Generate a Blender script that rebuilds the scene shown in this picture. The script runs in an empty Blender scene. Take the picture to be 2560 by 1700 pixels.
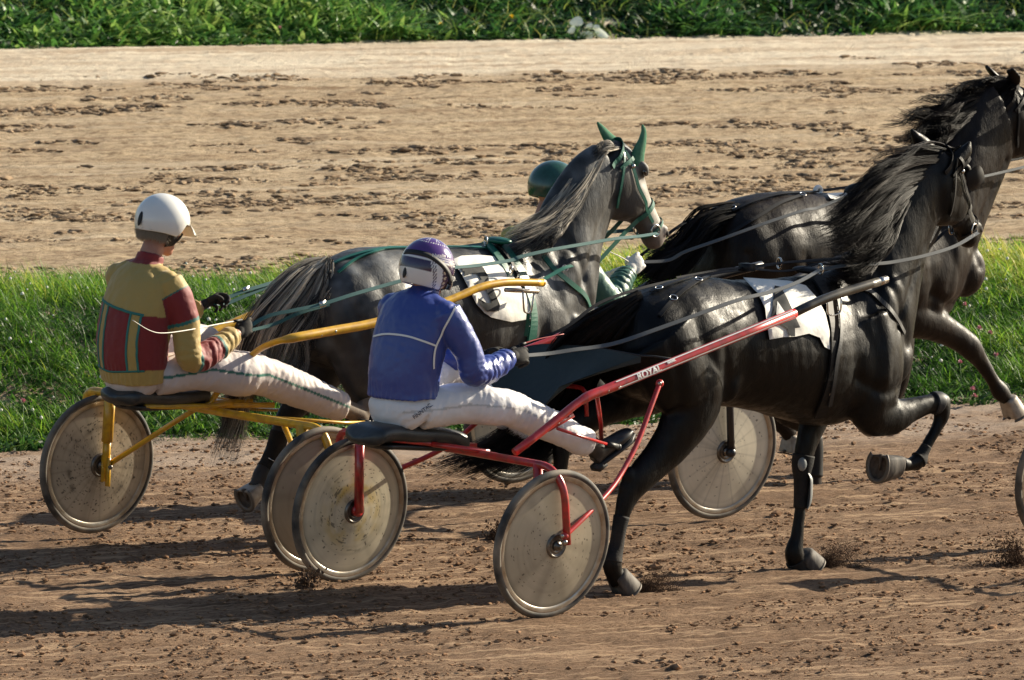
import bpy, bmesh, math, random
import numpy as np
from mathutils import Vector, Matrix, noise as mnoise
from mathutils.bvhtree import BVHTree
from mathutils.geometry import delaunay_2d_cdt

S = bpy.context.scene
COL = S.collection
rng = np.random.default_rng(7)
random.seed(7)

# ------------------------------------------------------------------ camera
FPX = 27100.0            # focal length in pixels of the 2560 px wide photograph
PITCH, ROLL = 0.1035, 0.038
_f = np.array([0, math.cos(PITCH), -math.sin(PITCH)])
_r0 = np.array([1.0, 0, 0]); _u0 = np.cross(_r0, _f)
_R = _r0*math.cos(ROLL) + _u0*math.sin(ROLL)
_U = -_r0*math.sin(ROLL) + _u0*math.cos(ROLL)
CAMZ = 6.488
CAM = np.array([0, 0, CAMZ])
cam_d = bpy.data.cameras.new("camera")
cam_d.sensor_width = 36; cam_d.lens = 36*FPX/2560
cam_d.clip_start = 1; cam_d.clip_end = 3000
cam_d.dof.use_dof = True; cam_d.dof.focus_distance = 51.0; cam_d.dof.aperture_fstop = 16
cam = bpy.data.objects.new("camera", cam_d); COL.objects.link(cam)
cam.matrix_world = Matrix(((_R[0], _U[0], -_f[0], 0), (_R[1], _U[1], -_f[1], 0), (_R[2], _U[2], -_f[2], CAMZ), (0, 0, 0, 1)))
S.camera = cam

# ------------------------------------------------------------------ light
SUN_EL, SUN_AZ = 25.0, 36.0     # azimuth counted from +X towards +Y
sd = Vector((math.cos(math.radians(SUN_AZ))*math.cos(math.radians(SUN_EL)),
             math.sin(math.radians(SUN_AZ))*math.cos(math.radians(SUN_EL)), math.sin(math.radians(SUN_EL))))
sun_l = bpy.data.lights.new("sun", 'SUN'); sun_l.energy = 5.0; sun_l.angle = math.radians(0.5); sun_l.color = (1.0, 0.89, 0.70)
sun = bpy.data.objects.new("sun", sun_l); COL.objects.link(sun)
sun.rotation_euler = sd.to_track_quat('Z', 'Y').to_euler(); sun.location = (20, 20, 30)
W = bpy.data.worlds.new("World"); S.world = W; W.use_nodes = True
wn = W.node_tree; bg = wn.nodes['Background']
sky = wn.nodes.new('ShaderNodeTexSky'); sky.sky_type = 'NISHITA'; sky.sun_disc = False
sky.sun_elevation = math.radians(SUN_EL); sky.sun_rotation = math.radians(90 - SUN_AZ)
wn.links.new(sky.outputs[0], bg.inputs[0]); bg.inputs[1].default_value = 0.058
S.view_settings.view_transform = 'Standard'; S.view_settings.look = 'None'
S.view_settings.exposure = 1.08; S.view_settings.gamma = 1.0
S.cycles.max_bounces = 6; S.cycles.transparent_max_bounces = 8

# ------------------------------------------------------------------ pixel rays (2560 px photo) and rig frames
def ray(x, y): return _f*FPX + _R*(x-1280) - _U*(y-850)
def at_z(x, y, z=0.0):
    d = ray(x, y); return CAM + d*(z-CAMZ)/d[2]
def to_px(P):
    P = np.asarray(P, float) - CAM
    dep = P@_f
    return np.stack([1280 + FPX*(P@_R)/dep, 850 - FPX*(P@_U)/dep], -1)

class Rig:
    """frame of one horse and sulky: u forward, w towards the near (right) side, z up"""
    def __init__(s, O, psi):
        s.O = np.array([O[0], O[1], 0.0]); a = math.radians(psi); s.psi = a
        s.h = np.array([math.cos(a), math.sin(a), 0]); s.l = np.array([math.sin(a), -math.cos(a), 0])
        s.k = np.array([0, 0, 1.0])
    def P(s, x, y, w=0.0):             # photo pixel -> world point on the upright plane at offset w
        d = ray(x, y); t = ((s.O-CAM)@s.l + w)/(d@s.l); return CAM + t*d
    def L(s, x, y, w=0.0):             # photo pixel -> local (u,w,z)
        p = s.P(x, y, w) - s.O; return np.array([p@s.h, w, p[2]])
    def W(s, p):                       # local (...,3) -> world
        p = np.asarray(p, float); return s.O + p[..., 0:1]*s.h + p[..., 1:2]*s.l + p[..., 2:3]*s.k
    def V(s, v): v = np.asarray(v, float); return v[..., 0:1]*s.h + v[..., 1:2]*s.l + v[..., 2:3]*s.k
    def inv(s, P):
        P = np.asarray(P, float) - s.O; return np.stack([P@s.h, P@s.l, P[..., 2]], -1)

# ------------------------------------------------------------------ mesh helpers
def nrm(v):
    v = np.asarray(v, float); return v/(np.linalg.norm(v, axis=-1, keepdims=True)+1e-12)

class MB:
    """collects vertices and faces; build() links them as one mesh object"""
    def __init__(s): s.v = []; s.f = []; s.n = 0; s.mi = []
    def add(s, v, f, mi=0):
        v = np.asarray(v, float).reshape(-1, 3); s.v.append(v)
        for q in f: s.f.append([i+s.n for i in q]); s.mi.append(mi)
        s.n += len(v); return s
    def grid(s, G, mi=0, close_u=False, close_v=False, cap=False):
        G = np.asarray(G, float); a, b = G.shape[:2]; f = []
        for i in range(a if close_u else a-1):
            for j in range(b if close_v else b-1):
                i2, j2 = (i+1) % a, (j+1) % b
                f.append((i*b+j, i*b+j2, i2*b+j2, i2*b+j))
        if cap:
            f.append(tuple(range(b))[::-1]); f.append(tuple((a-1)*b+j for j in range(b)))
        return s.add(G.reshape(-1, 3), f, mi)
    def tube(s, pts, r, n=10, mi=0, cap=True, flat=1.0, upv=None):
        pts = np.asarray(pts, float); r = np.broadcast_to(np.asarray(r, float), (len(pts),))
        T = nrm(np.gradient(pts, axis=0)); G = []
        ref = np.array([0, 0, 1.0]) if upv is None else np.asarray(upv, float)
        if abs(T[0]@ref) > .95 and upv is None: ref = np.array([1.0, 0, 0])
        x = nrm(np.cross(T[0], ref))
        for p, t, rr in zip(pts, T, r):
            x = nrm(x - t*(x@t)); y = np.cross(t, x)
            a = np.linspace(0, 2*math.pi, n, endpoint=False)
            G.append(p + rr*(np.cos(a)[:, None]*x + flat*np.sin(a)[:, None]*y))
        return s.grid(np.array(G), mi, close_v=True, cap=cap)
    def box(s, c, ax, ay, az, mi=0):
        c, ax, ay, az = map(lambda q: np.asarray(q, float), (c, ax, ay, az)); v = []
        for k in (-1, 1):
            for j in (-1, 1):
                for i in (-1, 1): v.append(c+i*ax+j*ay+k*az)
        return s.add(v, [(0, 2, 3, 1), (4, 5, 7, 6), (0, 1, 5, 4), (2, 6, 7, 3), (0, 4, 6, 2), (1, 3, 7, 5)], mi)
    def disc(s, c, nvec, r, n=20, mi=0, thick=.004):
        nvec = nrm(nvec); c = np.asarray(c, float)
        return s.tube([c-nvec*thick/2, c+nvec*thick/2], r, n, mi)
    def ball(s, c, rad, ax=None, n=14, m=9, mi=0):
        rad = np.broadcast_to(np.asarray(rad, float), (3,)); A = np.eye(3) if ax is None else np.asarray(ax, float)
        th = np.linspace(0.001, math.pi-.001, m); ph = np.linspace(0, 2*math.pi, n, endpoint=False)
        G = np.stack([np.outer(np.sin(th), np.cos(ph))*rad[0], np.outer(np.sin(th), np.sin(ph))*rad[1],
                      np.outer(np.cos(th), np.ones(n))*rad[2]], -1)
        return s.grid(np.asarray(c)+G@A, mi, close_v=True, cap=True)
    def build(s, name, mats, parent=None, smooth=True, base=None):
        v = np.concatenate(s.v) if s.v else np.zeros((0, 3))
        o = mesh_obj(name, v, s.f, mats, parent, smooth, base)
        if len(set(s.mi)) > 1: o.data.polygons.foreach_set('material_index', s.mi)
        return o

def base_of(parent):
    return np.array(parent.matrix_world.translation) if parent is not None else np.zeros(3)

def mesh_obj(name, v, f, mats, parent=None, smooth=True, base=None):
    v = np.asarray(v, float)
    if parent is not None:
        b = BASES[parent.name]; off = np.zeros(3)
    else:
        b = np.zeros(3) if base is None else np.asarray(base, float); off = b
    me = bpy.data.meshes.new(name)
    if isinstance(f, np.ndarray):
        k = f.shape[1]; me.vertices.add(len(v)); me.vertices.foreach_set('co', (v-b).astype(np.float32).ravel())
        me.loops.add(f.size); me.loops.foreach_set('vertex_index', f.astype(np.int32).ravel())
        me.polygons.add(len(f)); me.polygons.foreach_set('loop_start', np.arange(len(f), dtype=np.int32)*k)
        me.update(calc_edges=True)
    else:
        me.from_pydata((v-b).tolist(), [], [list(q) for q in f]); me.update()
    me.polygons.foreach_set('use_smooth', [smooth]*len(me.polygons))
    for m in (mats if isinstance(mats, (list, tuple)) else [mats]): me.materials.append(m)
    o = bpy.data.objects.new(name, me); COL.objects.link(o)
    if parent is not None: o.parent = parent
    else: o.location = off
    BASES[o.name] = b
    return o

BASES = {}
def thing(name, label, cat, base, group=None):
    o = bpy.data.objects.new(name, None); COL.objects.link(o); o.empty_display_size = .1
    o.location = base; o['label'] = label; o['category'] = cat
    if group: o['group'] = group
    BASES[o.name] = np.asarray(base, float)
    return o
def tag(o, label=None, cat=None, group=None, kind=None):
    if label: o['label'] = label
    if cat: o['category'] = cat
    if group: o['group'] = group
    if kind: o['kind'] = kind
    return o

def catmull(P, k):
    """P (n,d) -> smooth resample with k steps per span"""
    P = np.asarray(P, float); n = len(P)
    if n < 3: 
        t = np.linspace(0, 1, k+1)[:, None]; return P[0]*(1-t)+P[-1]*t
    Q = np.vstack([2*P[0]-P[1], P, 2*P[-1]-P[-2]]); out = []
    for i in range(n-1):
        p0, p1, p2, p3 = Q[i:i+4]
        for t in np.linspace(0, 1, k, endpoint=False):
            out.append(.5*((2*p1)+(-p0+p2)*t+(2*p0-5*p1+4*p2-p3)*t*t+(-p0+3*p1-3*p2+p3)*t**3))
    out.append(P[-1]); return np.array(out)

def bend(pts, r=.06, k=6):
    """round the corners of a polyline"""
    pts = [np.asarray(p, float) for p in pts]; out = [pts[0]]
    for a, b, c in zip(pts, pts[1:], pts[2:]):
        ra = min(r, .45*np.linalg.norm(b-a)); rc = min(r, .45*np.linalg.norm(c-b))
        p, q = b+nrm(a-b)*ra, b+nrm(c-b)*rc
        for t in np.linspace(0, 1, k): out.append((1-t)**2*p+2*t*(1-t)*b+t*t*q)
    out.append(pts[-1]); return np.array(out)

def dg(): return bpy.context.evaluated_depsgraph_get()
def voxel(v, f, size, smooth_it=6, smooth_f=.5):
    """union of closed shells -> one continuous skin; returns vertices, quads"""
    me = bpy.data.meshes.new('tmp'); me.from_pydata(np.asarray(v).tolist(), [], [list(q) for q in f])
    o = bpy.data.objects.new('tmp', me); COL.objects.link(o)
    m = o.modifiers.new('r', 'REMESH'); m.mode = 'VOXEL'; m.voxel_size = size
    m2 = o.modifiers.new('s', 'SMOOTH'); m2.factor = smooth_f; m2.iterations = smooth_it
    ev = o.evaluated_get(dg()); m3 = ev.to_mesh()
    V = np.empty(len(m3.vertices)*3, np.float32); m3.vertices.foreach_get('co', V); V = V.reshape(-1, 3).astype(float)
    Fq = [tuple(p.vertices) for p in m3.polygons]
    ev.to_mesh_clear(); bpy.data.objects.remove(o); bpy.data.meshes.remove(me)
    return V, Fq
def bvh_of(V, F): return BVHTree.FromPolygons([tuple(map(float, q)) for q in V], [tuple(map(int, q)) for q in F])
def normals_of(V, F):
    N = np.zeros_like(V)
    Fa = np.array([q[:3] if len(q) == 3 else q[:4][:3] for q in F])
    n = np.cross(V[Fa[:, 1]]-V[Fa[:, 0]], V[Fa[:, 2]]-V[Fa[:, 0]])
    for k in range(3): np.add.at(N, Fa[:, k], n)
    return nrm(N)
def fbm(P, sc, oct=3, seed=0.0):
    """cheap vectorised value noise on (n,3)"""
    P = np.asarray(P, float)*sc+seed*17.13; out = np.zeros(len(P)); a = 1.0; tot = 0
    for o in range(oct):
        i = np.floor(P).astype(np.int64); f = P-i; f = f*f*(3-2*f); r = 0
        for dx in (0, 1):
            for dy in (0, 1):
                for dz in (0, 1):
                    h = ((i[:, 0]+dx)*374761393+(i[:, 1]+dy)*668265263+(i[:, 2]+dz)*2147483647+o*1013) & 0xffffffff
                    h = ((h ^ (h >> 13))*1274126177) & 0xffffffff; h = (h ^ (h >> 16)) & 0xffff
                    w = (f[:, 0] if dx else 1-f[:, 0])*(f[:, 1] if dy else 1-f[:, 1])*(f[:, 2] if dz else 1-f[:, 2])
                    r = r+w*(h/65535.0)
        out += a*(r-.5)*2; tot += a; a *= .5; P = P*2.03+5.7
    return out/tot

# ------------------------------------------------------------------ materials
def mat(name, col, rough=.6, metal=0.0, spec=.5, noise=None, bump=None, attr=None, coat=0.0, sheen=0.0, alpha=None, trans=0.0):
    """noise=(scale, colour2, amount, (sx,sy,sz)); bump=(scale, strength, distance, (sx,sy,sz))"""
    m = bpy.data.materials.new(name); m.use_nodes = True; nt = m.node_tree; N = nt.nodes; Lk = nt.links
    b = N['Principled BSDF']; b.inputs['Roughness'].default_value = rough; b.inputs['Metallic'].default_value = metal
    b.inputs['Specular IOR Level'].default_value = spec; b.inputs['Coat Weight'].default_value = coat
    b.inputs['Coat Roughness'].default_value = .15
    if sheen: b.inputs['Sheen Weight'].default_value = sheen
    b.inputs['Base Color'].default_value = (*col, 1)
    cur = None
    tc = N.new('ShaderNodeTexCoord')
    if attr:
        a = N.new('ShaderNodeVertexColor'); a.layer_name = attr; cur = a.outputs['Color']
    if noise:
        sc, c2, amt, st = noise
        mp = N.new('ShaderNodeMapping'); mp.inputs['Scale'].default_value = st; Lk.new(tc.outputs['Object'], mp.inputs[0])
        t = N.new('ShaderNodeTexNoise'); t.inputs['Scale'].default_value = sc; t.inputs['Detail'].default_value = 5
        Lk.new(mp.outputs[0], t.inputs[0])
        rp = N.new('ShaderNodeMapRange'); rp.inputs['From Min'].default_value = .38; rp.inputs['From Max'].default_value = .66
        rp.inputs['To Max'].default_value = amt; Lk.new(t.outputs['Fac'], rp.inputs[0])
        mx = N.new('ShaderNodeMix'); mx.data_type = 'RGBA'; Lk.new(rp.outputs[0], mx.inputs['Factor'])
        mx.inputs['B'].default_value = (*c2, 1)
        if cur: Lk.new(cur, mx.inputs['A'])
        else: mx.inputs['A'].default_value = (*col, 1)
        cur = mx.outputs['Result']
    if cur: Lk.new(cur, b.inputs['Base Color'])
    if bump:
        sc, stg, dist, st = bump
        mp = N.new('ShaderNodeMapping'); mp.inputs['Scale'].default_value = st; Lk.new(tc.outputs['Object'], mp.inputs[0])
        t = N.new('ShaderNodeTexNoise'); t.inputs['Scale'].default_value = sc; t.inputs['Detail'].default_value = 4
        Lk.new(mp.outputs[0], t.inputs[0])
        bp = N.new('ShaderNodeBump'); bp.inputs['Strength'].default_value = stg; bp.inputs['Distance'].default_value = dist
        Lk.new(t.outputs['Fac'], bp.inputs['Height']); Lk.new(bp.outputs[0], b.inputs['Normal'])
    if trans:
        tr = N.new('ShaderNodeBsdfTranslucent'); ms = N.new('ShaderNodeMixShader'); ms.inputs[0].default_value = trans
        if cur: Lk.new(cur, tr.inputs[0])
        else: tr.inputs[0].default_value = (*col, 1)
        Lk.new(b.outputs[0], ms.inputs[1]); Lk.new(tr.outputs[0], ms.inputs[2])
        Lk.new(ms.outputs[0], N['Material Output'].inputs[0])
    return m
def set_color(o, C, name='col'):
    """per-vertex pattern colours (paint, print), linear rgb"""
    a = o.data.color_attributes.new(name, 'FLOAT_COLOR', 'POINT')
    a.data.foreach_set('color', np.concatenate([C, np.ones((len(C), 1))], 1).astype(np.float32).ravel())

# ------------------------------------------------------------------ ground
TRK = math.radians(36.3)                     # direction of the track in plan
TH = np.array([math.cos(TRK), math.sin(TRK)]); TN = np.array([-math.sin(TRK), math.cos(TRK)])
def tn_of(px, py): p = at_z(px, py); return p[:2]@TN
N_A = tn_of(1280, 1078)                      # near edge of the grass verge
N_C = tn_of(1280, 100)                       # far edge of the far track
N_S = tn_of(1280, 186)+.3
def bank(n):                                 # height of the ground across the track
    t = np.clip((n-N_A)/2.6, 0, 1); t2 = np.clip((n-N_A-3.4)/1.6, 0, 1); t3 = np.clip((n-N_C)/1.6, 0, 1); t4 = np.clip((n-N_C-1)/14, 0, 1)
    return .42*(t*t*(3-2*t)) - .42*(t2*t2*(3-2*t2)) + .35*t3*t3*(3-2*t3)+1.6*t4*t4*(3-2*t4)
def ground_mat():
    m = bpy.data.materials.new('dirt'); m.use_nodes = True; nt = m.node_tree; N = nt.nodes; Lk = nt.links
    b = N['Principled BSDF']; b.inputs['Roughness'].default_value = .92; b.inputs['Specular IOR Level'].default_value = .12
    tc = N.new('ShaderNodeTexCoord')
    def mapn(rot, sc):
        r = N.new('ShaderNodeMapping'); r.vector_type = 'TEXTURE'; r.inputs['Rotation'].default_value = (0, 0, rot); Lk.new(tc.outputs['Object'], r.inputs[0])
        s_ = N.new('ShaderNodeMapping'); s_.inputs['Scale'].default_value = sc; Lk.new(r.outputs[0], s_.inputs[0]); return s_.outputs[0], r.outputs[0]
    def noise(vec, sc, det=5, rough=.6):
        t = N.new('ShaderNodeTexNoise'); t.inputs['Scale'].default_value = sc; t.inputs['Detail'].default_value = det; t.inputs['Roughness'].default_value = rough
        Lk.new(vec, t.inputs[0]); return t.outputs['Fac']
    def rngn(v, a, b_, c=0., d=1.):
        r = N.new('ShaderNodeMapRange'); r.inputs[1].default_value = a; r.inputs[2].default_value = b_; r.inputs[3].default_value = c; r.inputs[4].default_value = d; Lk.new(v, r.inputs[0]); return r.outputs[0]
    def mix(f, A, B):
        x = N.new('ShaderNodeMix'); x.data_type = 'RGBA'; Lk.new(f, x.inputs['Factor'])
        for k, q in (('A', A), ('B', B)):
            if isinstance(q, tuple): x.inputs[k].default_value = (*q, 1)
            else: Lk.new(q, x.inputs[k])
        return x.outputs['Result']
    v1, rot = mapn(TRK, (.35, 1.6, 1)); v2, _ = mapn(TRK, (1, 3.2, 1)); v3, _ = mapn(TRK, (.12, 3.0, 1))
    sep = N.new('ShaderNodeSeparateXYZ'); Lk.new(rot, sep.inputs[0])
    wob = N.new('ShaderNodeMath'); wob.operation = 'MULTIPLY_ADD'; Lk.new(noise(v1, .8, 2), wob.inputs[0]); wob.inputs[1].default_value = .8; Lk.new(sep.outputs['Y'], wob.inputs[2])
    y = wob.outputs[0]
    near = mix(rngn(noise(v1, 2.2), .35, .66), (.27, .166, .100), (.46, .300, .188))
    near = mix(rngn(noise(v2, 30, 6, .75), .34, .56, 0, 1), (.105, .058, .034), near)
    far = mix(rngn(noise(v1, 1.6), .33, .66), (.52, .38, .24), (.76, .60, .40))
    far = mix(rngn(noise(v2, 7, 8, .78), .39, .53, 0, 1), (.21, .135, .078), far); far = mix(rngn(noise(v3, 3.2, 5), .50, .66, 0, .7), far, (.30, .20, .12))
    pale = rngn(noise(v3, 1.3, 3), .52, .66, 0, .55)
    far = mix(pale, far, (.72, .60, .44)); 
    near = mix(rngn(noise(v3, 4.0, 4), .56, .66, 0, .65), near, (.12, .068, .040)); near = mix(rngn(noise(v3, 7.0, 4), .54, .62, 0, .85), near, (.60, .41, .26))  # last mix: pale streaks paint the sunlit tops of raised ridges into the colour
    f_far = rngn(y, N_A+3.2, N_A+5.0); c = mix(f_far, near, far)
    band = mix(rngn(noise(v3, 2.0, 4), .4, .62), (.90, .79, .62), (.62, .48, .34))    # hard pale lane by the far grass
    c = mix(rngn(y, N_S-.2, N_S+.5), c, band)
    c = mix(rngn(y, N_A-1.1, N_A-.5, 0, .8), c, mix(rngn(noise(v2, 3), .4, .6), (.42, .32, .25), (.56, .45, .36))) if False else c
    edge = N.new('ShaderNodeMath'); edge.operation = 'MULTIPLY'; Lk.new(rngn(y, N_A-.9, N_A-.2), edge.inputs[0]); Lk.new(rngn(y, N_A+3.2, N_A+3.8, 1, 0), edge.inputs[1])
    e2 = N.new('ShaderNodeMath'); e2.operation = 'MULTIPLY'; Lk.new(edge.outputs[0], e2.inputs[0]); Lk.new(rngn(noise(v1, 3, 4), .4, .6, .3, 1), e2.inputs[1])
    c = mix(e2.outputs[0], c, (.50, .385, .30))
    Lk.new(c, b.inputs['Base Color'])
    bp = N.new('ShaderNodeBump'); bp.inputs['Strength'].default_value = 1.0; bp.inputs['Distance'].default_value = .05
    h1 = noise(v2, 16, 8, .78); Lk.new(h1, bp.inputs['Height'])
    Lk.new(bp.outputs[0], b.inputs['Normal'])
    return m
M_dirt = ground_mat()
M_soil = mat('soil', (.05, .06, .02), .95, noise=(2, (.03, .04, .012), 1, (1, 1, 1)))

def rut(n, s):
    """relief across (n) and along (s) the raked, trodden dirt"""
    P = np.stack([s*.18, n*2.6, 0*n], -1)
    a = fbm(P, 1.0, 3, 1)*.028
    P2 = np.stack([s*.5, n*9.0, 0*n], -1); a += fbm(P2, 1.0, 2, 2)*.014
    far0 = np.clip((n-N_A-4)/2, 0, 1); a *= 1-.35*far0; P3 = np.stack([s*(5-2.6*far0), n*9, 0*n], -1); q = fbm(P3, 1.0, 3, 3); a += q*.014
    P4 = np.stack([s*16, n*24, 0*n], -1); a += fbm(P4, 1.0, 2, 4)*.014
    clod = np.clip(q-.25, 0, 1); far = np.clip((n-N_A-4)/2, 0, 1)
    a += far*clod*.028
    return a
def ground_patch(name, s0, s1, n0, n1, ds, dn, rough=True):
    s_ = np.arange(s0, s1+ds*.5, ds); n_ = np.arange(n0, n1+dn*.5, dn)
    Sg, Ng = np.meshgrid(s_, n_, indexing='ij'); s1_, n1_ = Sg.ravel(), Ng.ravel()
    z = bank(n1_)
    if rough:
        fade = np.clip(np.minimum(np.minimum(s1_-s0, s1-s1_)/1.0, np.minimum(n1_-n0, n1-n1_)/1.0), 0, 1)
        z = z + rut(n1_, s1_)*fade - .004
        z = z - .0*fade
    X = s1_*TH[0]+n1_*TN[0]; Y = s1_*TH[1]+n1_*TN[1]
    V = np.stack([X, Y, z], -1); a, b = len(s_), len(n_)
    i = np.arange(a-1)[:, None]*b+np.arange(b-1)[None]; F = np.stack([i, i+b, i+b+1, i+1], -1).reshape(-1, 4)
    return V, F
def s_range(): 
    P = [at_z(x, y) for x in (-250, 2810) for y in (1750, 60)]; return [p[:2]@TH for p in P], [p[:2]@TN for p in P]
sr, nr_ = s_range()
S0, S1, N0, N1 = min(sr)-.5, max(sr)+.5, min(nr_)-1, N_C+.6
V1, F1 = ground_patch('g', S0, S1, N0, N1, .035, .03)
# drop parts of the rough patch far outside the picture
px = to_px(V1); keep = (px[:, 0] > -700) & (px[:, 0] < 3260) & (px[:, 1] < 2050)
kf = keep[F1].any(1); F1 = F1[kf]; used = np.unique(F1); mp_ = -np.ones(len(V1), int); mp_[used] = np.arange(len(used))
track = mesh_obj('dirt_track', V1[used], mp_[F1], M_dirt); tag(track, 'raked and trodden brown dirt of the race track in the foreground', kind='structure')
del V1, F1, px
# wide plain sheet below, to the horizon
gs = np.concatenate([[-1500, -500, -200, -100], np.arange(-60, 160, 4.0), [200, 400, 1500]])
gn = np.concatenate([[-1200, -300, -60], np.arange(0, N_A-1, 4.0), np.arange(N_A-1, N_C+20, .8), [N_C+40, N_C+100, 500, 2500]])
Sg, Ng = np.meshgrid(gs, gn, indexing='ij'); zz = bank(Ng.ravel())-.055
V = np.stack([Sg.ravel()*TH[0]+Ng.ravel()*TN[0], Sg.ravel()*TH[1]+Ng.ravel()*TN[1], zz], -1)
a, b = len(gs), len(gn); i = np.arange(a-1)[:, None]*b+np.arange(b-1)[None]
Fg = np.stack([i, i+b, i+b+1, i+1], -1).reshape(-1, 4)
gr = mesh_obj('ground', V, Fg, [M_dirt, M_soil]); tag(gr, 'bare earth under and around the race track', kind='structure')
cn = V[Fg].mean(1)[:, :2]@TN
gr.data.polygons.foreach_set('material_index', (((cn > N_A) & (cn < N_A+3.6)) | (cn > N_C)).astype(int))
# ------------------------------------------------------------------ grass, weeds, clods
def blades(S_, N_, H, Wd, lean, az, cols, name, material, parent=None, seg=3, broad=False):
    """one mesh of curved blades rooted on the ground"""
    k = len(S_); X = S_*TH[0]+N_*TN[0]; Y = S_*TH[1]+N_*TN[1]; Z = bank(N_)-.03
    t = np.linspace(0, 1, seg+1)
    d = np.stack([np.cos(az), np.sin(az)], -1); sd_ = np.stack([-np.sin(az+rng.normal(0, .8, k)), np.cos(az+rng.normal(0, .8, k))], -1)
    V = np.empty((k, seg+1, 2, 3))
    wprof = np.sin(np.clip(t*.9+.12, 0, 1)*math.pi)**.7 if broad else (1-t**1.6)*.9+.1
    for i, tt in enumerate(t):
        hx = H*lean*tt*tt; hz = H*(tt-.35*lean*tt*tt)
        for j, sg in enumerate((-.5, .5)):
            w = Wd*wprof[i]*sg
            V[:, i, j, 0] = X+d[:, 0]*hx+sd_[:, 0]*w; V[:, i, j, 1] = Y+d[:, 1]*hx+sd_[:, 1]*w; V[:, i, j, 2] = Z+hz
    base = (np.arange(k)*(seg+1)*2)[:, None, None]
    q = np.array([[2*i, 2*i+1, 2*i+3, 2*i+2] for i in range(seg)])[None]
    F = (base+q).reshape(-1, 4)
    o = mesh_obj(name, V.reshape(-1, 3), F, material, parent, smooth=False)
    C = np.repeat(cols[:, None], (seg+1)*2, 1).reshape(-1, 3)
    set_color(o, C); return o
M_blade = mat('grass_blade', (.1, .2, .03), .5, spec=.25, attr='col', trans=.42)
M_leaf = mat('weed_leaf', (.05, .12, .02), .5, spec=.3, attr='col', trans=.35)
def palette(t, A): return np.array([np.interp(t, np.linspace(0, 1, len(A)), [a[c] for a in A]) for c in range(3)]).T

def verge():
    s0, s1 = (np.array([at_z(x, y)[:2]@TH for x in (-420, 2980) for y in (1100, 650)])).min(), (np.array([at_z(x, y)[:2]@TH for x in (-420, 2980) for y in (1100, 650)])).max()
    s0 -= 5; s1 += 5; k = 320000
    s_ = rng.uniform(s0, s1, k); n_ = N_A+rng.uniform(-.10, 3.7, k)
    P = np.stack([s_, n_, 0*s_], -1)
    cl = fbm(P*[1.5, 1.5, 1], 1, 3, 5); cl2 = fbm(P*[.5, .8, 1], 1, 2, 9); ed = np.clip((n_-N_A)/.5, .15, 1)
    nn = np.clip((n_-N_A)/2.6, 0, 1)
    keep_ = (rng.uniform(0, 1, k) < .62+.9*np.clip(cl+.35, 0, 1)) & ((n_ > N_A+.12) | (fbm(P*[4, 4, 1], 1, 2, 3) > -.05))
    s_, n_, cl, cl2, ed, nn = [q[keep_] for q in (s_, n_, cl, cl2, ed, nn)]; k = len(s_)
    H = (.09+.16*np.clip(cl+.45, 0, 1.1)+.06*cl2)*ed*rng.uniform(.5, 1.2, k)
    H *= 1+.15*(nn > .85)
    az = math.pi*1.12+rng.normal(0, 1.2, k); lean = rng.uniform(.3, 1.7, k)
    t = np.clip(.26+.26*nn**1.3+.60*cl2+.55*cl+rng.normal(0, .17, k), 0, 1)
    c = palette(t, [(.010, .032, .008), (.035, .10, .014), (.09, .22, .020), (.20, .36, .035), (.38, .45, .055), (.6, .52, .14)])
    tag(blades(s_, n_, H, rng.uniform(.004, .011, k), lean, az, c, 'verge_grass', M_blade), 'rough sunlit grass on the verge between the two tracks', 'grass', kind='stuff')
    # clover and broad leaves low in the verge
    k = 100000; s_ = rng.uniform(s0, s1, k); n_ = N_A+np.abs(rng.normal(0, 1.5, k))+.05
    P = np.stack([s_, n_, 0*s_], -1); m = fbm(P*[2.2, 2.2, 1], 1, 2, 11) > -.25; s_, n_ = s_[m], n_[m]; k = len(s_)
    c = palette(np.clip(rng.normal(.4, .25, k), 0, 1), [(.012, .04, .010), (.035, .10, .02), (.09, .20, .03), (.22, .32, .07)])
    tag(blades(s_, n_, rng.uniform(.04, .14, k), rng.uniform(.012, .030, k), rng.uniform(.5, 1.5, k), rng.uniform(0, 6.28, k), c, 'clover_leaves', M_leaf, broad=True, seg=2), 'low dark clover leaves at the foot of the verge', 'clover', kind='stuff')
verge()
M_pink = mat('clover_flower', (.62, .30, .36), .8); M_yel = mat('yellow_petals', (.85, .62, .02), .7); M_stem = mat('stem', (.06, .13, .02), .7)
M_whitish = mat('pale_leaf', (.78, .84, .70), .6, trans=.12)
def flower(x, y, n, label, kind):
    """a clover head or dandelion head on its stem, placed on the line n across the track"""
    d = ray(x, y); nv = np.array([TN[0], TN[1], 0]); P = CAM+d*((n-CAM@nv)/(d@nv)); g = np.array([P[0], P[1], bank(np.array([n]))[0]-.02])
    if P[2] < g[2]+.05: P[2] = g[2]+.12
    t = thing(kind, label, 'flower', g, 'wild flowers in the grass')
    m = MB(); m.tube([g, (g+P)/2+[.01, 0, 0], P], .0022, 5); m.build('stem', M_stem, t)
    m = MB(); r = .017 if kind == 'clover_flower' else .026
    for i in range(46):
        a = rng.uniform(0, 6.28); e = rng.uniform(-.2, 1.4); dv = np.array([math.cos(a)*math.cos(e), math.sin(a)*math.cos(e), math.sin(e)])
        sdv = nrm(np.cross(dv, [0.1, .2, 1])); q = P+dv*r*rng.uniform(.7, 1.1)
        m.add([P+sdv*.002, P-sdv*.002, q-sdv*.004, q+dv*.006, q+sdv*.004], [(0, 1, 2, 3, 4)])
    m.build('flower_head', M_pink if kind == 'clover_flower' else M_yel, t, smooth=False)
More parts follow.
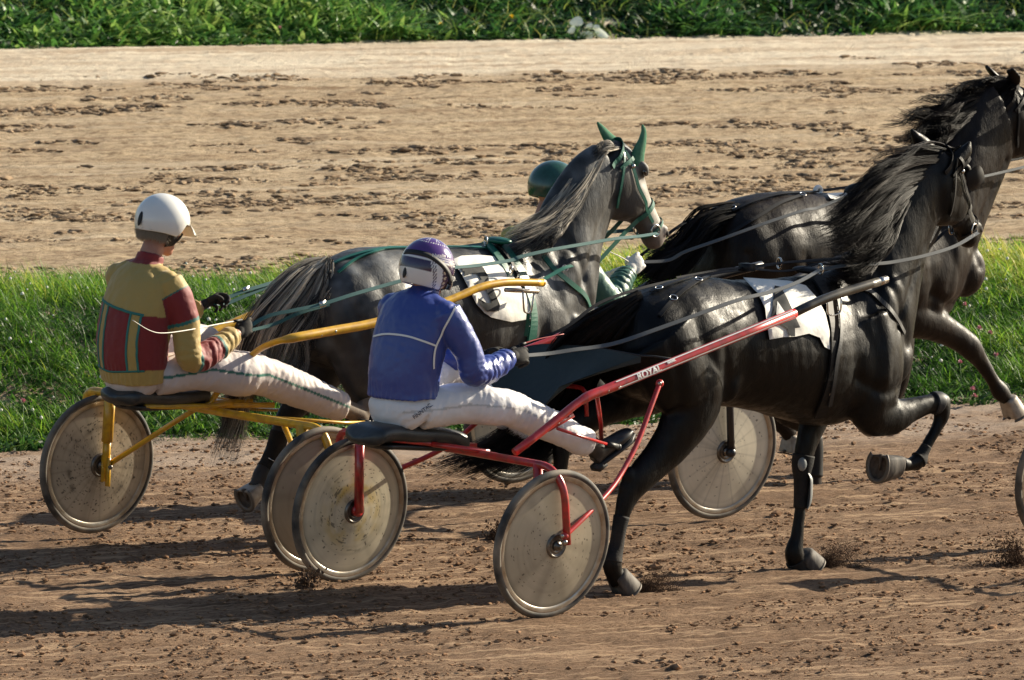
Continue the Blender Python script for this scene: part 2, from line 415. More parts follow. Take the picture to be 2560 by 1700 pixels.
for x, y, w in [(57, 1005, 'at the far left, behind the yellow sulky wheel'), (2412, 764, 'nearest the chest of the brown horse'), (2448, 822, 'above the outstretched foreleg of the brown horse'), (2475, 834, 'just right of two others above the foreleg'),
             (2400, 908, 'under the outstretched foreleg of the brown horse'), (2436, 992, 'below the foreleg, near the foot of the verge'), (2430, 1015, 'lowest of all, at the edge of the dirt on the right'), (2490, 890, 'beside the right edge of the picture')]:
    f_n = tn_of(x, y); flower(x, y, min(max(N_A+.12, f_n*0+N_A+ (1000-y)/420*2.4), N_A+2.5), 'small pink clover head '+w, 'clover_flower')
def weeds():
    P_ = [at_z(x, y)[:2]@TH for x in (-700, 3300) for y in (130, 0)]; s0, s1 = min(P_), max(P_)
    s0 -= 4; s1 += 4; k = 200000; s_ = rng.uniform(s0, s1, k); n_ = N_C+rng.uniform(0, 1, k)**1.2*9.0+.02
    P = np.stack([s_, n_, 0*s_], -1); cl = fbm(P*[.9, .9, 1], 1, 3, 21); cl2 = fbm(P*[.33, .4, 1], 1, 2, 25)
    n_ = n_+np.where(n_ < N_C+.5, .28*cl, 0)
    H = (.10+.28*np.clip(cl+.40, 0, 1.2))*rng.uniform(.3, 1.1, k)*np.clip((n_-N_C)/.35+.35, .2, 1)
    t = np.clip(.30+.60*cl+.35*cl2+rng.normal(0, .22, k), 0, 1)
    c = palette(t, [(.010, .034, .015), (.035, .11, .028), (.09, .23, .045), (.20, .37, .07), (.42, .55, .15)])
    tag(blades(s_, n_, H, rng.uniform(.012, .055, k), rng.uniform(.4, 2.0, k), rng.uniform(0, 6.28, k), c, 'far_weeds', M_leaf, broad=True, seg=3), 'dense dark green weeds and grass beyond the far track', 'weeds', kind='stuff')
    k = 30000; s_ = rng.uniform(s0, s1, k); n_ = N_C+rng.uniform(0, 1, k)*9; P = np.stack([s_, n_, 0*s_], -1); cl = fbm(P*[.7, .7, 1], 1, 3, 31)
    m = cl > -.1; s_, n_, cl = s_[m], n_[m], cl[m]; k = len(s_)
    c = palette(np.clip(rng.normal(.5, .25, k)+cl*.6, 0, 1), [(.03, .08, .02), (.08, .17, .03), (.2, .28, .05), (.36, .38, .10)])
    tag(blades(s_, n_, rng.uniform(.15, .40, k)*(.7+.6*cl), rng.uniform(.006, .014, k), rng.uniform(.5, 1.6, k), rng.uniform(0, 6.28, k), c, 'far_grass', M_blade, seg=3), 'long light green grass among the far weeds', 'grass', kind='stuff')
weeds()
for x, y, w in [(1101, 64, 'left of the two in the far weeds'), (1277, 76, 'right of the two in the far weeds')]:
    flower(x, y, N_C+.35, 'bright yellow dandelion head, '+w, 'dandelion_flower')
for x, y, w in [(698, 99, 'at the edge of the far weeds, left of the middle'), (545, 6, 'high in the far weeds at the top edge')]:
    flower(x, y, N_C+.15+(.9 if y < 50 else 0), 'small pink clover head '+w, 'clover_flower')
def pale_plant():
    c = np.array(at_z(1470, 100)); nv = np.array([TN[0], TN[1], 0])
    g = c+nv*.1; g[2] = bank(np.array([N_C+.1]))[0]
    t = thing('butterbur_plant', 'plant with large whitish leaves at the edge of the far weeds', 'plant', g)
    st = MB()
    for (x, y, r, tilt) in [(1442, 54, .055, .4), (1430, 74, .035, .9), (1468, 88, .050, .2), (1502, 82, .060, -.5), (1455, 96, .035, .1), (1490, 68, .030, .6), (1508, 94, .035, -.3), (1474, 64, .028, .5)]:
        d = ray(x, y); P = CAM+d*(((N_C+.05)-CAM@nv)/(d@nv)); m = MB(); n = 12
        a = np.linspace(0, 2*math.pi, n, endpoint=False); ex = np.array([math.cos(tilt), .2, math.sin(tilt)*.6]); ey = np.array([-.3, .5, .8])
        R_ = r*(1+.12*np.cos(3*a+x)); ring = P+np.outer(np.cos(a)*R_, nrm(ex))+np.outer(np.sin(a)*R_*.8, nrm(ey))
        v = np.vstack([P+[0, -.02, -.012], ring]); m.add(v, [(0, 1+i, 1+(i+1) % n) for i in range(n)]); m.build('leaf', M_whitish, t)
        st.tube([g, (g+P)/2+[0, 0, .03], P+[0, 0, -.01]], .003, 5)
    st.build('stem', M_stem, t)
pale_plant()
def pale_heads(k=420):
    P_ = [at_z(x, y)[:2]@TH for x in (-500, 3060) for y in (1100, 650)]; s_ = rng.uniform(min(P_), max(P_), k); n_ = N_A+rng.uniform(.1, 3.2, k); G = np.stack([s_*TH[0]+n_*TN[0], s_*TH[1]+n_*TN[1], bank(n_)+rng.uniform(.09, .19, k)], -1)
    ico = bmesh.new(); bmesh.ops.create_icosphere(ico, subdivisions=1, radius=1); iv = np.array([v.co[:] for v in ico.verts]); fi = np.array([[v.index for v in f.verts] for f in ico.faces]); ico.free()
    V = iv[None]*(1+rng.uniform(-.25, .25, (k, len(iv), 1)))*rng.uniform(.005, .011, k)[:, None, None]+G[:, None]; F = (np.arange(k)[:, None, None]*len(iv)+fi[None]).reshape(-1, 3)
    tag(mesh_obj('pale_clover_heads', V.reshape(-1, 3), F, mat('pale_petals', (.72, .70, .60), .8), smooth=False), 'tiny pale clover heads sprinkled through the verge grass', 'flowers', kind='stuff')
pale_heads()

def clods(name, k, n0, n1, smin, smax, material, label, px0=-150, flat=.6, dens=None, zoff=0, elong=1.6):
    P_ = [at_z(x, y)[:2]@TH for x in (px0, 2560-px0) for y in (1720, 90)]; s_ = rng.uniform(min(P_), max(P_), k); n_ = rng.uniform(n0, n1, k)
    G = np.stack([s_*TH[0]+n_*TN[0], s_*TH[1]+n_*TN[1], bank(n_)], -1); p = to_px(G)
    m = (p[:, 0] > px0) & (p[:, 0] < 2560-px0) & (p[:, 1] < 1760)
    if dens is not None: m &= dens(s_, n_)
    G, s_, n_ = G[m], s_[m], n_[m]; k = len(G)
    sz = smin*(smax/smin)**(rng.uniform(0, 1, k)**2.2)
    ico = bmesh.new(); bmesh.ops.create_icosphere(ico, subdivisions=1, radius=1); iv = np.array([v.co[:] for v in ico.verts]); fi = np.array([[v.index for v in f.verts] for f in ico.faces]); ico.free()
    V = iv[None]*(1+rng.uniform(-.38, .38, (k, len(iv), 1)))*sz[:, None, None]*np.array([elong, 1.0, flat])
    a = TRK+rng.normal(0, .5, k); ca, sa = np.cos(a)[:, None], np.sin(a)[:, None]
    V = np.stack([V[..., 0]*ca-V[..., 1]*sa, V[..., 0]*sa+V[..., 1]*ca, V[..., 2]], -1)
    rz = rut(n_, s_)
    V += (G+np.stack([0*sz, 0*sz, rz+sz*flat*.35+zoff], -1))[:, None]
    F = (np.arange(k)[:, None, None]*len(iv)+fi[None]).reshape(-1, 3)
    return tag(mesh_obj(name, V.reshape(-1, 3), F, material, smooth=False), label, 'dirt clods', kind='stuff')
M_clod_n = mat('clod_near', (.30, .175, .100), .95, spec=.1, noise=(30, (.10, .058, .034), 1, (1, 1, 1)))
M_clod_f = mat('clod_far', (.36, .26, .165), .95, spec=.1, noise=(14, (.10, .066, .042), 1, (1, 1, 1)))  # kept darker than the dirt: shadows of disturbed soil put into the clod colour
clods('near_clods', 110000, N0, N_A, .0035, .013, M_clod_n, 'small brown clods strewn over the near track', dens=lambda s, n: fbm(np.stack([s*1.2, n*3, 0*s], -1), 1, 3, 41) > -.15)
clods('near_lumps', 900, N0, N_A-.5, .012, .028, M_clod_n, 'larger dark lumps of dirt lying on the near track', dens=lambda s, n: fbm(np.stack([s*.8, n*2, 0*s], -1), 1, 2, 43) > .0)
clods('far_clods', 190000, N_A+3.8, N_C-1.0, .005, .030, M_clod_f, 'clods kicked up across the far track, shade of broken soil in their colour', flat=.5, elong=2.0, dens=lambda s, n: fbm(np.stack([s*1.1, n*2.6, 0*s], -1), 1, 4, 47)+.6*fbm(np.stack([s*.12, n*1.5, 0*s], -1), 1, 2, 49) > np.where(n > N_S, .46, .16))
# ------------------------------------------------------------------ rigs
DS = 1.0843
RB = Rig((-.259, 50.481), 42.0)
RA = Rig((-1.445, 51.93), 44.0)
RC = Rig((.56, 54.70), 40.0)
def pl(rig, pts):                      # [(x,y,w)] in the 2361 px view of the photo -> world points
    return np.array([rig.P(x*DS, y*DS, w) for x, y, w in pts])

M_rubber = mat('tyre_rubber', (.028, .027, .026), .75, noise=(6, (.30, .25, .19), .75, (1, 1, 1)))
M_rim = mat('rim_metal', (.50, .46, .40), .38, metal=.85, noise=(14, (.30, .23, .16), .8, (1, 1, 1)))
M_hub = mat('hub_metal', (.22, .20, .18), .4, metal=.8, noise=(20, (.05, .04, .03), .8, (1, 1, 1)))
M_disc = mat('disc_cover', (.5, .45, .35), .32, spec=.45, attr='col')
M_red = mat('red_paint', (.52, .024, .024), .28, spec=.6, coat=.4, noise=(26, (.16, .030, .022), .65, (1, 1, 1)))
M_yellow = mat('yellow_paint', (.70, .40, .018), .35, spec=.5, coat=.3, noise=(24, (.42, .22, .03), .75, (1, 1, 1)))
M_darkmetal = mat('dark_frame_paint', (.018, .018, .022), .35, spec=.5)
M_blackrub = mat('black_rubber', (.016, .017, .018), .5, spec=.4)
M_bolt = mat('bolt_metal', (.45, .42, .38), .3, metal=.9)
M_steel = mat('steel', (.55, .53, .50), .25, metal=1.0)
M_white = mat('white_paint', (.78, .76, .72), .4)
M_seat = mat('seat_leather', (.020, .024, .026), .42, spec=.5, noise=(18, (.045, .045, .042), .6, (1, 1, 1)), bump=(60, .25, .004, (1, 1, 1)))
M_screen = mat('screen_cloth', (.028, .040, .040), .6, spec=.3, bump=(7, .5, .02, (1, 1, 1)), noise=(8, (.030, .042, .042), .8, (1, 1, 1)))

def wheel(parent, c, n, R=.355, base=(.50, .44, .34), dirt=1.0, marks=None, seed=0, n_spoke=0):
    """wheel (tyre) > rim, disc_cover, hub; c world centre, n outward axis"""
    c = np.asarray(c, float); n = nrm(n); e1 = nrm(np.cross(n, [0, 0, 1.0])); e2 = np.cross(n, e1)*-1
    if e2[2] < 0: e2 = -e2
    def circ(r, off, k=96): a = np.linspace(0, 2*math.pi, k, endpoint=False); return c+n*off+r*(np.cos(a)[:, None]*e1+np.sin(a)[:, None]*e2)
    def lathe(m, prof, k=96, mi=0):  # prof [(r,off)]
        m.grid(np.array([circ(r, o, k) for r, o in prof]), mi, close_v=True)
    tw = .019
    m = MB(); prof = [(R-tw+math.cos(a)*tw*1.0, math.sin(a)*tw) for a in np.linspace(-2.6, 2.6, 14)]
    lathe(m, prof); w = m.build('wheel', M_rubber, parent)
    m = MB(); r1 = R-.030
    prof = [(r1+.002, -.014), (r1-.006, -.016), (r1-.014, -.013), (r1-.020, -.014), (r1-.030, -.006), (r1-.030, .006), (r1-.020, .014), (r1-.014, .013), (r1-.006, .016), (r1+.002, .014)]
    lathe(m, prof); m.build('rim', M_rim, w)
    # convex disc cover on both faces
    for sg in (1, -1):
        rr = np.linspace(.038, r1-.026, 64); G = np.array([circ(r, sg*(.010+.026*(1-(r/rr[-1]))**1.2), 200) for r in rr])
        m = MB(); m.grid(G, close_v=True); o = m.build('disc_cover', M_disc, w)
        V = G.reshape(-1, 3)-c; x, y = V@e1, V@e2; r = np.hypot(x, y); th = np.arctan2(y, x)
        P = np.stack([r*60, np.cos(th)*1.2, np.sin(th)*1.2], -1)
        ring = fbm(P, 1.0, 3, seed+3); P2 = np.stack([x*26, y*26, 0*x+sg], -1); blot = fbm(P2, 1.0, 3, seed+8); big = fbm(P2*.22, 1, 2, seed+13)
        f = np.clip(.5+.5*big+.25*blot, 0, 1)[:, None]
        C = np.array(base)*(1-f*.30) + np.array(base)*np.array([.62, .55, .45])*f*.30
        C = C*(1-.30*dirt*np.clip(ring+.15, 0, 1)[:, None]); sw = np.clip(fbm(np.stack([np.cos(th)*3.5, np.sin(th)*3.5, r*3], -1), 1, 2, seed+40)+.1, 0, 1); C = C*(1-.35*sw[:, None])
        if marks == 'yellow':
            b = np.exp(-((r-.125)/.055)**2)*np.clip(.35+1.3*fbm(np.stack([r*25, np.cos(th)*2, np.sin(th)*2], -1), 1, 3, 77), 0, 1)
            C = C*(1-b[:, None]*.75)+np.array([.50, .34, .05])*b[:, None]*.75
            s_ = np.exp(-((r-.15)/.06)**2)*(fbm(np.stack([r*90, th*3.5, 0*r], -1), 1, 2, 5) > .38)
            C = C*(1-.75*s_[:, None])+np.array([.05, .05, .05])*.75*s_[:, None]
        if marks == 'ring':
            s_ = np.exp(-((r-.185)/.016)**2)*np.clip(.2+1.4*blot, 0, 1); C = C*(1-.65*s_[:, None])
        spk = (fbm(np.stack([x*150, y*150, 0*x], -1), 1, 1, seed+31) > (.80 if dirt < 1 else .70)) & (r < .26)
        C = np.where(spk[:, None], np.array([.06, .05, .04]), C)
        if n_spoke:
            a = (th*n_spoke/(2*math.pi)+.21*r*0) % 1; ln = np.exp(-((a-.5)*r*2*math.pi/n_spoke/.0035)**2); C = C*(1-.22*ln[:, None])
        C = C*(1-.35*np.exp(-((r-rr[-1])/.012)**2)[:, None])
        set_color(o, np.clip(C, 0, 1))
    m = MB()
    for sg in (1, -1):
        lathe(m, [(.060, sg*.026), (.058, sg*.040), (.052, sg*.044), (.046, sg*.040), (.040, sg*.033), (.034, sg*.040), (.028, sg*.038), (.016, sg*.030)], 40)
    m.tube([c-n*.062, c+n*.062], .014, 16); m.tube([c-n*.05, c-n*.02], .022, 16); m.tube([c+n*.02, c+n*.05], .022, 16)
    m.build('hub', M_hub, w); return w

def wheel_n(rig, lean, yaw=0):
    a = rig.psi+math.radians(yaw); l = np.array([math.sin(a), -math.cos(a), 0]); return nrm(l*math.cos(lean)-np.array([0, 0, 1])*math.sin(lean))

def seat_mesh(rig, pts, hw=.13, thick=.085):
    """long padded saddle: pts [(u,z)] rear to front on the centre line"""
    P = catmull(np.array(pts), 8); n = len(P); G = []
    for i, (u, z) in enumerate(P):
        t = i/(n-1); e = math.sin(min(1, (t+.02)/.12)*math.pi/2)*math.sin(min(1, (1.02-t)/.14)*math.pi/2)
        w = hw*(1-.30*t)*max(e, .12); h = thick*(.75+.25*e); a = np.linspace(0, 2*math.pi, 28, endpoint=False)
        ca, sa = np.cos(a), np.sin(a)
        x = np.sign(ca)*np.abs(ca)**.75*w; zz = np.sign(sa)*np.abs(sa)**.8*h*.5*(max(e, .35)) - (.012*(1-(x/max(w, .01))**2))*(sa > 0)*1.2
        G.append(rig.W(np.stack([np.full_like(x, u), x, z+zz], -1)))
    return np.array(G)
def bolts(m, P, rig, side=1, r=.011):
    for p in P: m.disc(np.asarray(p)+rig.l*.002*side, rig.l, r, 10, thick=.012)

# ---- red sulky
SB = thing('red_sulky', 'red sulky with purple-helmeted driver, lettered red shaft and clouded cream wheel discs', 'sulky', tuple(RB.O), 'racing sulkies')
wheel(SB, RB.W([0, .715, .355]), wheel_n(RB, .11), base=(.52, .455, .34), dirt=.6, seed=1, marks=None)
wheel(SB, RB.W([0, -.715, .352]), wheel_n(RB, .10), base=(.68, .61, .46), dirt=1, seed=5, marks='yellow')
def frame_B():
    L = RB.W; m = MB(); r = .0185
    zc = .725
    # crossbar with outer forks, one bent tube
    m.tube(bend(np.array([L([.02, -.785, .36]), L([-.03, -.785, zc]), L([-.035, -.3, zc+.005]), L([-.035, .3, zc]), L([-.03, .725, zc-.005]), L([.0, .79, zc-.10]), L([.03, .79, .36])]), .075), r, 14)
    m.build('crossbar', M_red, SB)
    for sg in (1, -1):
        m = MB(); m.tube([L([-.03, sg*.63, zc]), L([.0, sg*.65, .345])], .023, 12); m.disc(L([.0, sg*.66, .355]), RB.l, .03, 16, thick=.02); m.build('fork', M_red, SB)
    # near shaft: red tube then dark sleeve
    w = .44
    sh = pl(RB, [(1187, 1043, .44), (1262, 985, .44), (1345, 917, .44), (1400, 897, .44), (1530, 845, .44), (1680, 785, .44), (1832, 722, .43)])
    sh[4] = sh[3]+(sh[6]-sh[3])*.30; sh[5] = sh[3]+(sh[6]-sh[3])*.65; sm = bend(sh, .10)
    lengths = np.linspace(0, 1, len(sm)); rr = np.where(lengths > .3, .0235, .020)
    m = MB(); m.tube(sm, rr, 16); o = m.build('shaft', M_red, SB)
    sl = pl(RB, [(1828, 723, .43), (1900, 688, .425), (1990, 660, .41), (2025, 650, .40)])
    m = MB(); m.tube(bend(sl, .2), .022, 14); m.build('shaft_sleeve', mat('sleeve', (.02, .02, .018), .3, spec=.6, noise=(7, (.22, .19, .14), .5, (1, 1, 1))), o)
    m = MB(); m.tube(pl(RB, [(2022, 651, .40), (2044, 644, .40)]), [.0215, .019], 14); m.build('shaft_tip', M_steel, o)
    # white pinstripes and lettering on the shaft
    d = nrm(sh[6]-sh[3]); upv = nrm(np.cross(RB.l, d)); upv = upv if upv[2] > 0 else -upv
    tc = nrm(CAM-sh[4]); side = nrm(tc-d*(tc@d)); upv = np.cross(d, side); upv = upv if upv[2] > 0 else -upv
    m = MB()
    for sg in (.62, -.60):
        a0 = math.asin(sg); off = side*math.cos(a0)*.0258+upv*math.sin(a0)*.0258
        tdir = -side*math.sin(a0)+upv*math.cos(a0)
        q0, q1 = sh[3]+d*.05+off, sh[6]-d*.02+off
        k = 24; P = [q0*(1-t)+q1*t for t in np.linspace(0, 1, k)]
        m.grid(np.array([[p-tdir*.0036, p, p+tdir*.0036] for p in P]))
    m.build('stripe', M_white, o)
    def text(body, size, p, right, up, name, material, parent, ext=.0008, bold=0, shear=0):
        c = bpy.data.curves.new(name, 'FONT'); c.body = body; c.size = size; c.extrude = ext; c.offset = bold; c.shear = shear; c.resolution_u = 3
        t = bpy.data.objects.new(name, c); COL.objects.link(t); me = bpy.data.meshes.new_from_object(t.evaluated_get(dg())); bpy.data.objects.remove(t)
        bm_ = bmesh.new(); bm_.from_mesh(me); bmesh.ops.triangulate(bm_, faces=bm_.faces[:]); bmesh.ops.subdivide_edges(bm_, edges=bm_.edges[:], cuts=3, use_grid_fill=True); bm_.to_mesh(me); bm_.free()
        V = np.array([v.co[:] for v in me.vertices]); F = [tuple(q.vertices) for q in me.polygons]; bpy.data.meshes.remove(me)
        Wd = np.asarray(p)+V[:, 0:1]*right+V[:, 1:2]*up+V[:, 2:3]*np.cross(right, up); return V, Wd, F
    globals()['text_mesh'] = text
    ps = RB.P(1466*DS, 884*DS, .44); s0 = (ps-sh[3])@d
    for body, size, s_, lift, bold in (('ROYAL', .048, s0-.005, -.0165, .0016), ('HAWK', .017, s0+.198, .002, .0009)):
        V, Wd, F = text(body, size, [0, 0, 0], d, upv, 'lettering', M_white, o, bold=bold, shear=.12)
        x = V[:, 0]*(1.02 if body == 'ROYAL' else 1.0); y = V[:, 1]+lift; a = np.clip(y/.0252, -1.45, 1.45)
        P = sh[3]+(s_+x)[:, None]*d + (np.cos(a)*(.0254+V[:, 2]))[:, None]*side + (np.sin(a)*(.0254+V[:, 2]))[:, None]*upv
        m = MB(); m.add(P, F); m.build('lettering', M_white, o, smooth=False)
    for x, y, w_, o_ in ((1402, 901, .44, .0215), (1428, 892, .44, .0215), (1276, 1090, .72, .018)): m = MB(); m.ball(RB.P(x*DS, y*DS, w_)+tc*o_, .0085, n=10, m=7); m.build('bolt', M_bolt, SB)
    # worn patch on the shaft paint
    # near brace from axle to shaft
    br = pl(RB, [(1302, 1236, .79), (1352, 1188, .75), (1408, 1128, .66), (1438, 1082, .60), (1470, 1020, .55), (1502, 935, .49), (1521, 884, .45)])
    m = MB(); m.tube(catmull(br, 5), .0125, 12); m.ball(br[-1], .020, n=12, m=8); m.ball(br[0], .020); m.build('brace', M_red, SB)
    for q_, r_b in ((br[-1]+tc*.016, .010), (br[0]+tc*.016+[-.012, 0, .0], .011), (RB.P(1303*DS, 1250*DS, .79)+tc*.02, .012)): m = MB(); m.ball(q_, r_b, n=10, m=7); m.build('bolt', M_bolt, SB)
    # far shaft and brace
    v = RB.inv(sh); v[:, 1] *= -1; v[:, 1] -= .03; m = MB(); m.tube(bend(RB.W(v), .10), .021, 14); o2 = m.build('shaft', M_red, SB)
    vs = RB.inv(sl); vs[:, 1] *= -1; vs[:, 1] -= .02; m = MB(); m.tube(bend(RB.W(vs), .2), .022, 12); m.build('shaft_sleeve', M_darkmetal, o2)
    vb = RB.inv(br); vb[:, 1] *= -1; m = MB(); m.tube(catmull(RB.W(vb), 4), .0125, 10); m.build('brace', M_red, SB)
    # seat carrier under the saddle
    m = MB(); m.tube(bend(np.array([L([-.48, -.09, .80]), L([-.05, -.09, .745]), L([.02, -.05, .74]), L([.02, .05, .74]), L([-.05, .09, .745]), L([-.48, .09, .80])]), .04), .013, 10)
    m.tube([L([-.22, .10, .765]), L([-.0, .26, .735])], .013, 10); m.box(L([.02, 0, .735]), RB.h*.09, RB.l*.05, np.array([0, 0, .012])); m.build('seat_carrier', M_red, SB)
    # stirrups with their rods and perforated brackets
    for sg in (1, -1):
        p = pl(RB, [(1285, 988, .42*1), (1345, 1008, .36), (1400, 1024, .30), (1425, 1030, .28)])
        v = RB.inv(p); v[:, 1] *= sg; p = RB.W(v)
        m = MB(); m.tube(p[:3], .0075, 8); st = m.build('stirrup_rod', M_red, SB)
        m = MB(); m.tube(p[2:4]+nrm(p[3]-p[2])*0, .014, 12); m.tube([p[3]-RB.l*.012*sg, p[3]+RB.l*.05*sg*-1], .012, 10); m.ball(p[3], .017); m.build('foot_peg', M_blackrub, st)
        if sg > 0:
            a, b = RB.P(1262*DS, 990*DS, .425), RB.P(1322*DS, 955*DS, .425); dd = nrm(b-a); uu = np.cross(dd, side); m = MB()
            m.box((a+b)/2, dd*np.linalg.norm(b-a)/2, side*.002, uu*.014); m.build('stirrup_bracket', M_red, SB)
            for t in (.12, .42, .85): m = MB(); m.disc(a+(b-a)*t+side*.003, side, .0042, 10, thick=.003); m.build('bracket_hole', M_white, SB)
    # front support bars carrying the screen
    f = pl(RB, [(1290, 888, -.12), (1340, 893, -.02), (1350, 905, .02), (1353, 960, .03)])
    m = MB(); m.tube(bend(f, .03), .011, 10); m.tube(pl(RB, [(1375, 905, .38), (1385, 975, .2), (1388, 1050, .15)]), .011, 10); m.build('screen_support', M_red, SB)
    # saddle
    G = seat_mesh(RB, [(-.60, .800), (-.48, .828), (-.30, .812), (-.14, .800), (-.02, .775), (.05, .745)], hw=.14, thick=.105)
    m = MB(); m.grid(G, close_v=True, cap=True); s_ = m.build('seat', M_seat, SB)
    m = MB(); m.grid(seat_mesh(RB, [(-.50, .765), (-.40, .760), (-.25, .748), (-.05, .735)], hw=.11, thick=.04), close_v=True, cap=True); m.build('seat_base', M_blackrub, s_)
frame_B()
def screen_B():
    # dark cloth stretched between the shafts in front of the driver
    top = pl(RB, [(1085, 860, -.42), (1215, 800, -.36), (1330, 798, -.10), (1410, 808, .18), (1478, 820, .34)])
    bot = pl(RB, [(1060, 905, -.36), (1130, 925, -.30), (1235, 962, .02), (1290, 893, .06), (1478, 823, .34)])
    k = 30; T = catmull(top, 8); Bm = np.array([np.interp(np.linspace(0, 1, len(T)), np.linspace(0, 1, 5), bot[:, i]) for i in range(3)]).T
    G = np.array([[a*(1-t)+b*t-np.array([0, 0, .05])*math.sin(t*math.pi)*.6 for t in np.linspace(0, 1, k)] for a, b in zip(T, Bm)])
    G2 = G+np.array([0, 0, .004]); m = MB(); m.grid(G); m.grid(G2[:, ::-1]); sc = m.build('mud_screen', M_screen, SB)
    m = MB(); m.tube(T, .004, 6); m.tube(pl(RB, [(1478, 820, .34), (1512, 822, .38), (1545, 827, .43), (1543, 838, .44)]), .005, 7); m.build('screen_cord', M_blackrub, sc)
screen_B()

# ---- yellow sulky
SA = thing('yellow_sulky', 'yellow sulky with chipped paint and dull grey-brown wheel discs, leftmost in the race', 'sulky', tuple(RA.O), 'racing sulkies')
WA = .80
wheel(SA, RA.W([0, WA, .355]), wheel_n(RA, .08, -3), base=(.42, .36, .27), dirt=.6, seed=11)
wheel(SA, RA.W([0, -WA, .35]), wheel_n(RA, .07, -4), R=.345, base=(.50, .43, .33), dirt=1, seed=15, marks='ring', n_spoke=24)
def frame_A():
    L = RA.W; zc = .70; m = MB()
    m.tube(bend(np.array([L([.02, -WA-.07, .36]), L([-.03, -WA-.07, zc+.01]), L([-.03, -.35, zc+.01]), L([-.02, .2, zc]), L([-.02, WA+.02, zc]), L([.0, WA+.07, zc-.12]), L([.03, WA+.07, .36])]), .08), .0205, 14)
    m.build('crossbar', M_yellow, SA)
    for sg in (1, -1):
        m = MB(); q = L([-.03, sg*(WA-.115), zc]); e = L([.0, sg*(WA-.065), .345]); m.tube([q, q*.35+e*.65], .028, 14); m.tube([q*.38+e*.62, e*1.0+(q-e)*.0], .020, 12)
        m.box(L([.005, sg*(WA-.062), .335]), RA.h*.027, RA.l*.004, np.array([0, 0, .065])); m.box(L([-.005, sg*(WA-.09), .32]), RA.h*.006, RA.l*.012, np.array([0, 0, .07])); m.build('fork', M_yellow, SA)
        m = MB(); m.tube([L([.012, sg*(WA-.085), .36]), L([.16, sg*.40, .60]), L([.20, sg*.30, .67])], .0135, 10); m.build('brace', M_yellow, SA)
        for q_ in (L([.02, sg*(WA-.088), .372])-RA.l*sg*.008, L([.0, sg*(WA-.10), .345])): m = MB(); m.ball(q_, .013, n=10, m=7); m.build('bolt', M_hub, SA)
    sh = pl(RA, [(478, 938, .06), (520, 880, .10), (585, 815, .24), (628, 791, .36), (672, 780, .44), (770, 762, .44), (865, 744, .44), (1012, 701, .44), (1100, 665, .43), (1140, 655, .425), (1180, 651, .42), (1250, 652, .41)])
    m = MB(); sm = catmull(sh, 5); rr = np.interp(np.linspace(0, 1, len(sm)), [0, .33, .36, .62, .64, 1], [.015, .016, .023, .023, .020, .019]); m.tube(sm, rr, 16); o = m.build('shaft', M_yellow, SA)
    m = MB(); m.ball(sh[-1], [.020, .020, .020], n=12, m=9); m.build('shaft_tip', M_yellow, o)
    tc = nrm(CAM-sh[5])
    for x, y in ((740, 772), (773, 764), (1040, 700)): m = MB(); m.ball(RA.P(x*DS, y*DS, .44)+tc*.024, .009, n=10, m=7); m.build('bolt', M_bolt, SA)
    v = RA.inv(sh); v[:, 1] *= -1; v[:, 2] -= np.array([0, .02, .10, .14, .14, .10, .05, 0, 0, 0, 0, 0]); m = MB(); m.tube(catmull(RA.W(v), 4), .022, 12); m.build('shaft', M_yellow, SA)
    for sg in (1, -1):
        m = MB(); m.tube([L([.05, sg*.34, .70]), L([.60, sg*.30, .64]), L([.78, sg*.28, .63])], .008, 8); st = m.build('stirrup_rod', M_yellow, SA)
        m = MB(); m.tube([L([.78, sg*.30, .63]), L([.78, sg*.14, .63])], .013, 10); m.build('foot_peg', M_blackrub, st)
    m = MB(); m.tube(bend(np.array([L([-.50, -.09, .76]), L([-.05, -.09, .735]), L([.10, -.05, .74]), L([.10, .05, .74]), L([-.05, .09, .73]), L([-.50, .09, .75])]), .04), .014, 10)
    m.box(L([.05, .02, .735]), RA.h*.17, RA.l*.05, np.array([0, 0, .014])); m.tube([L([.02, 0, .72]), L([.26, .18, .73])], .014, 10); m.build('seat_carrier', M_yellow, SA)
    m = MB(); m.grid(seat_mesh(RA, [(-.63, .795), (-.52, .800), (-.36, .785), (-.20, .785), (-.12, .79), (-.05, .775)], hw=.14, thick=.095), close_v=True, cap=True); s_ = m.build('seat', M_seat, SA)
    m = MB(); m.grid(seat_mesh(RA, [(-.56, .750), (-.44, .740), (-.20, .738), (-.06, .745)], hw=.11, thick=.04), close_v=True, cap=True); m.build('seat_base', M_blackrub, s_)
frame_A()

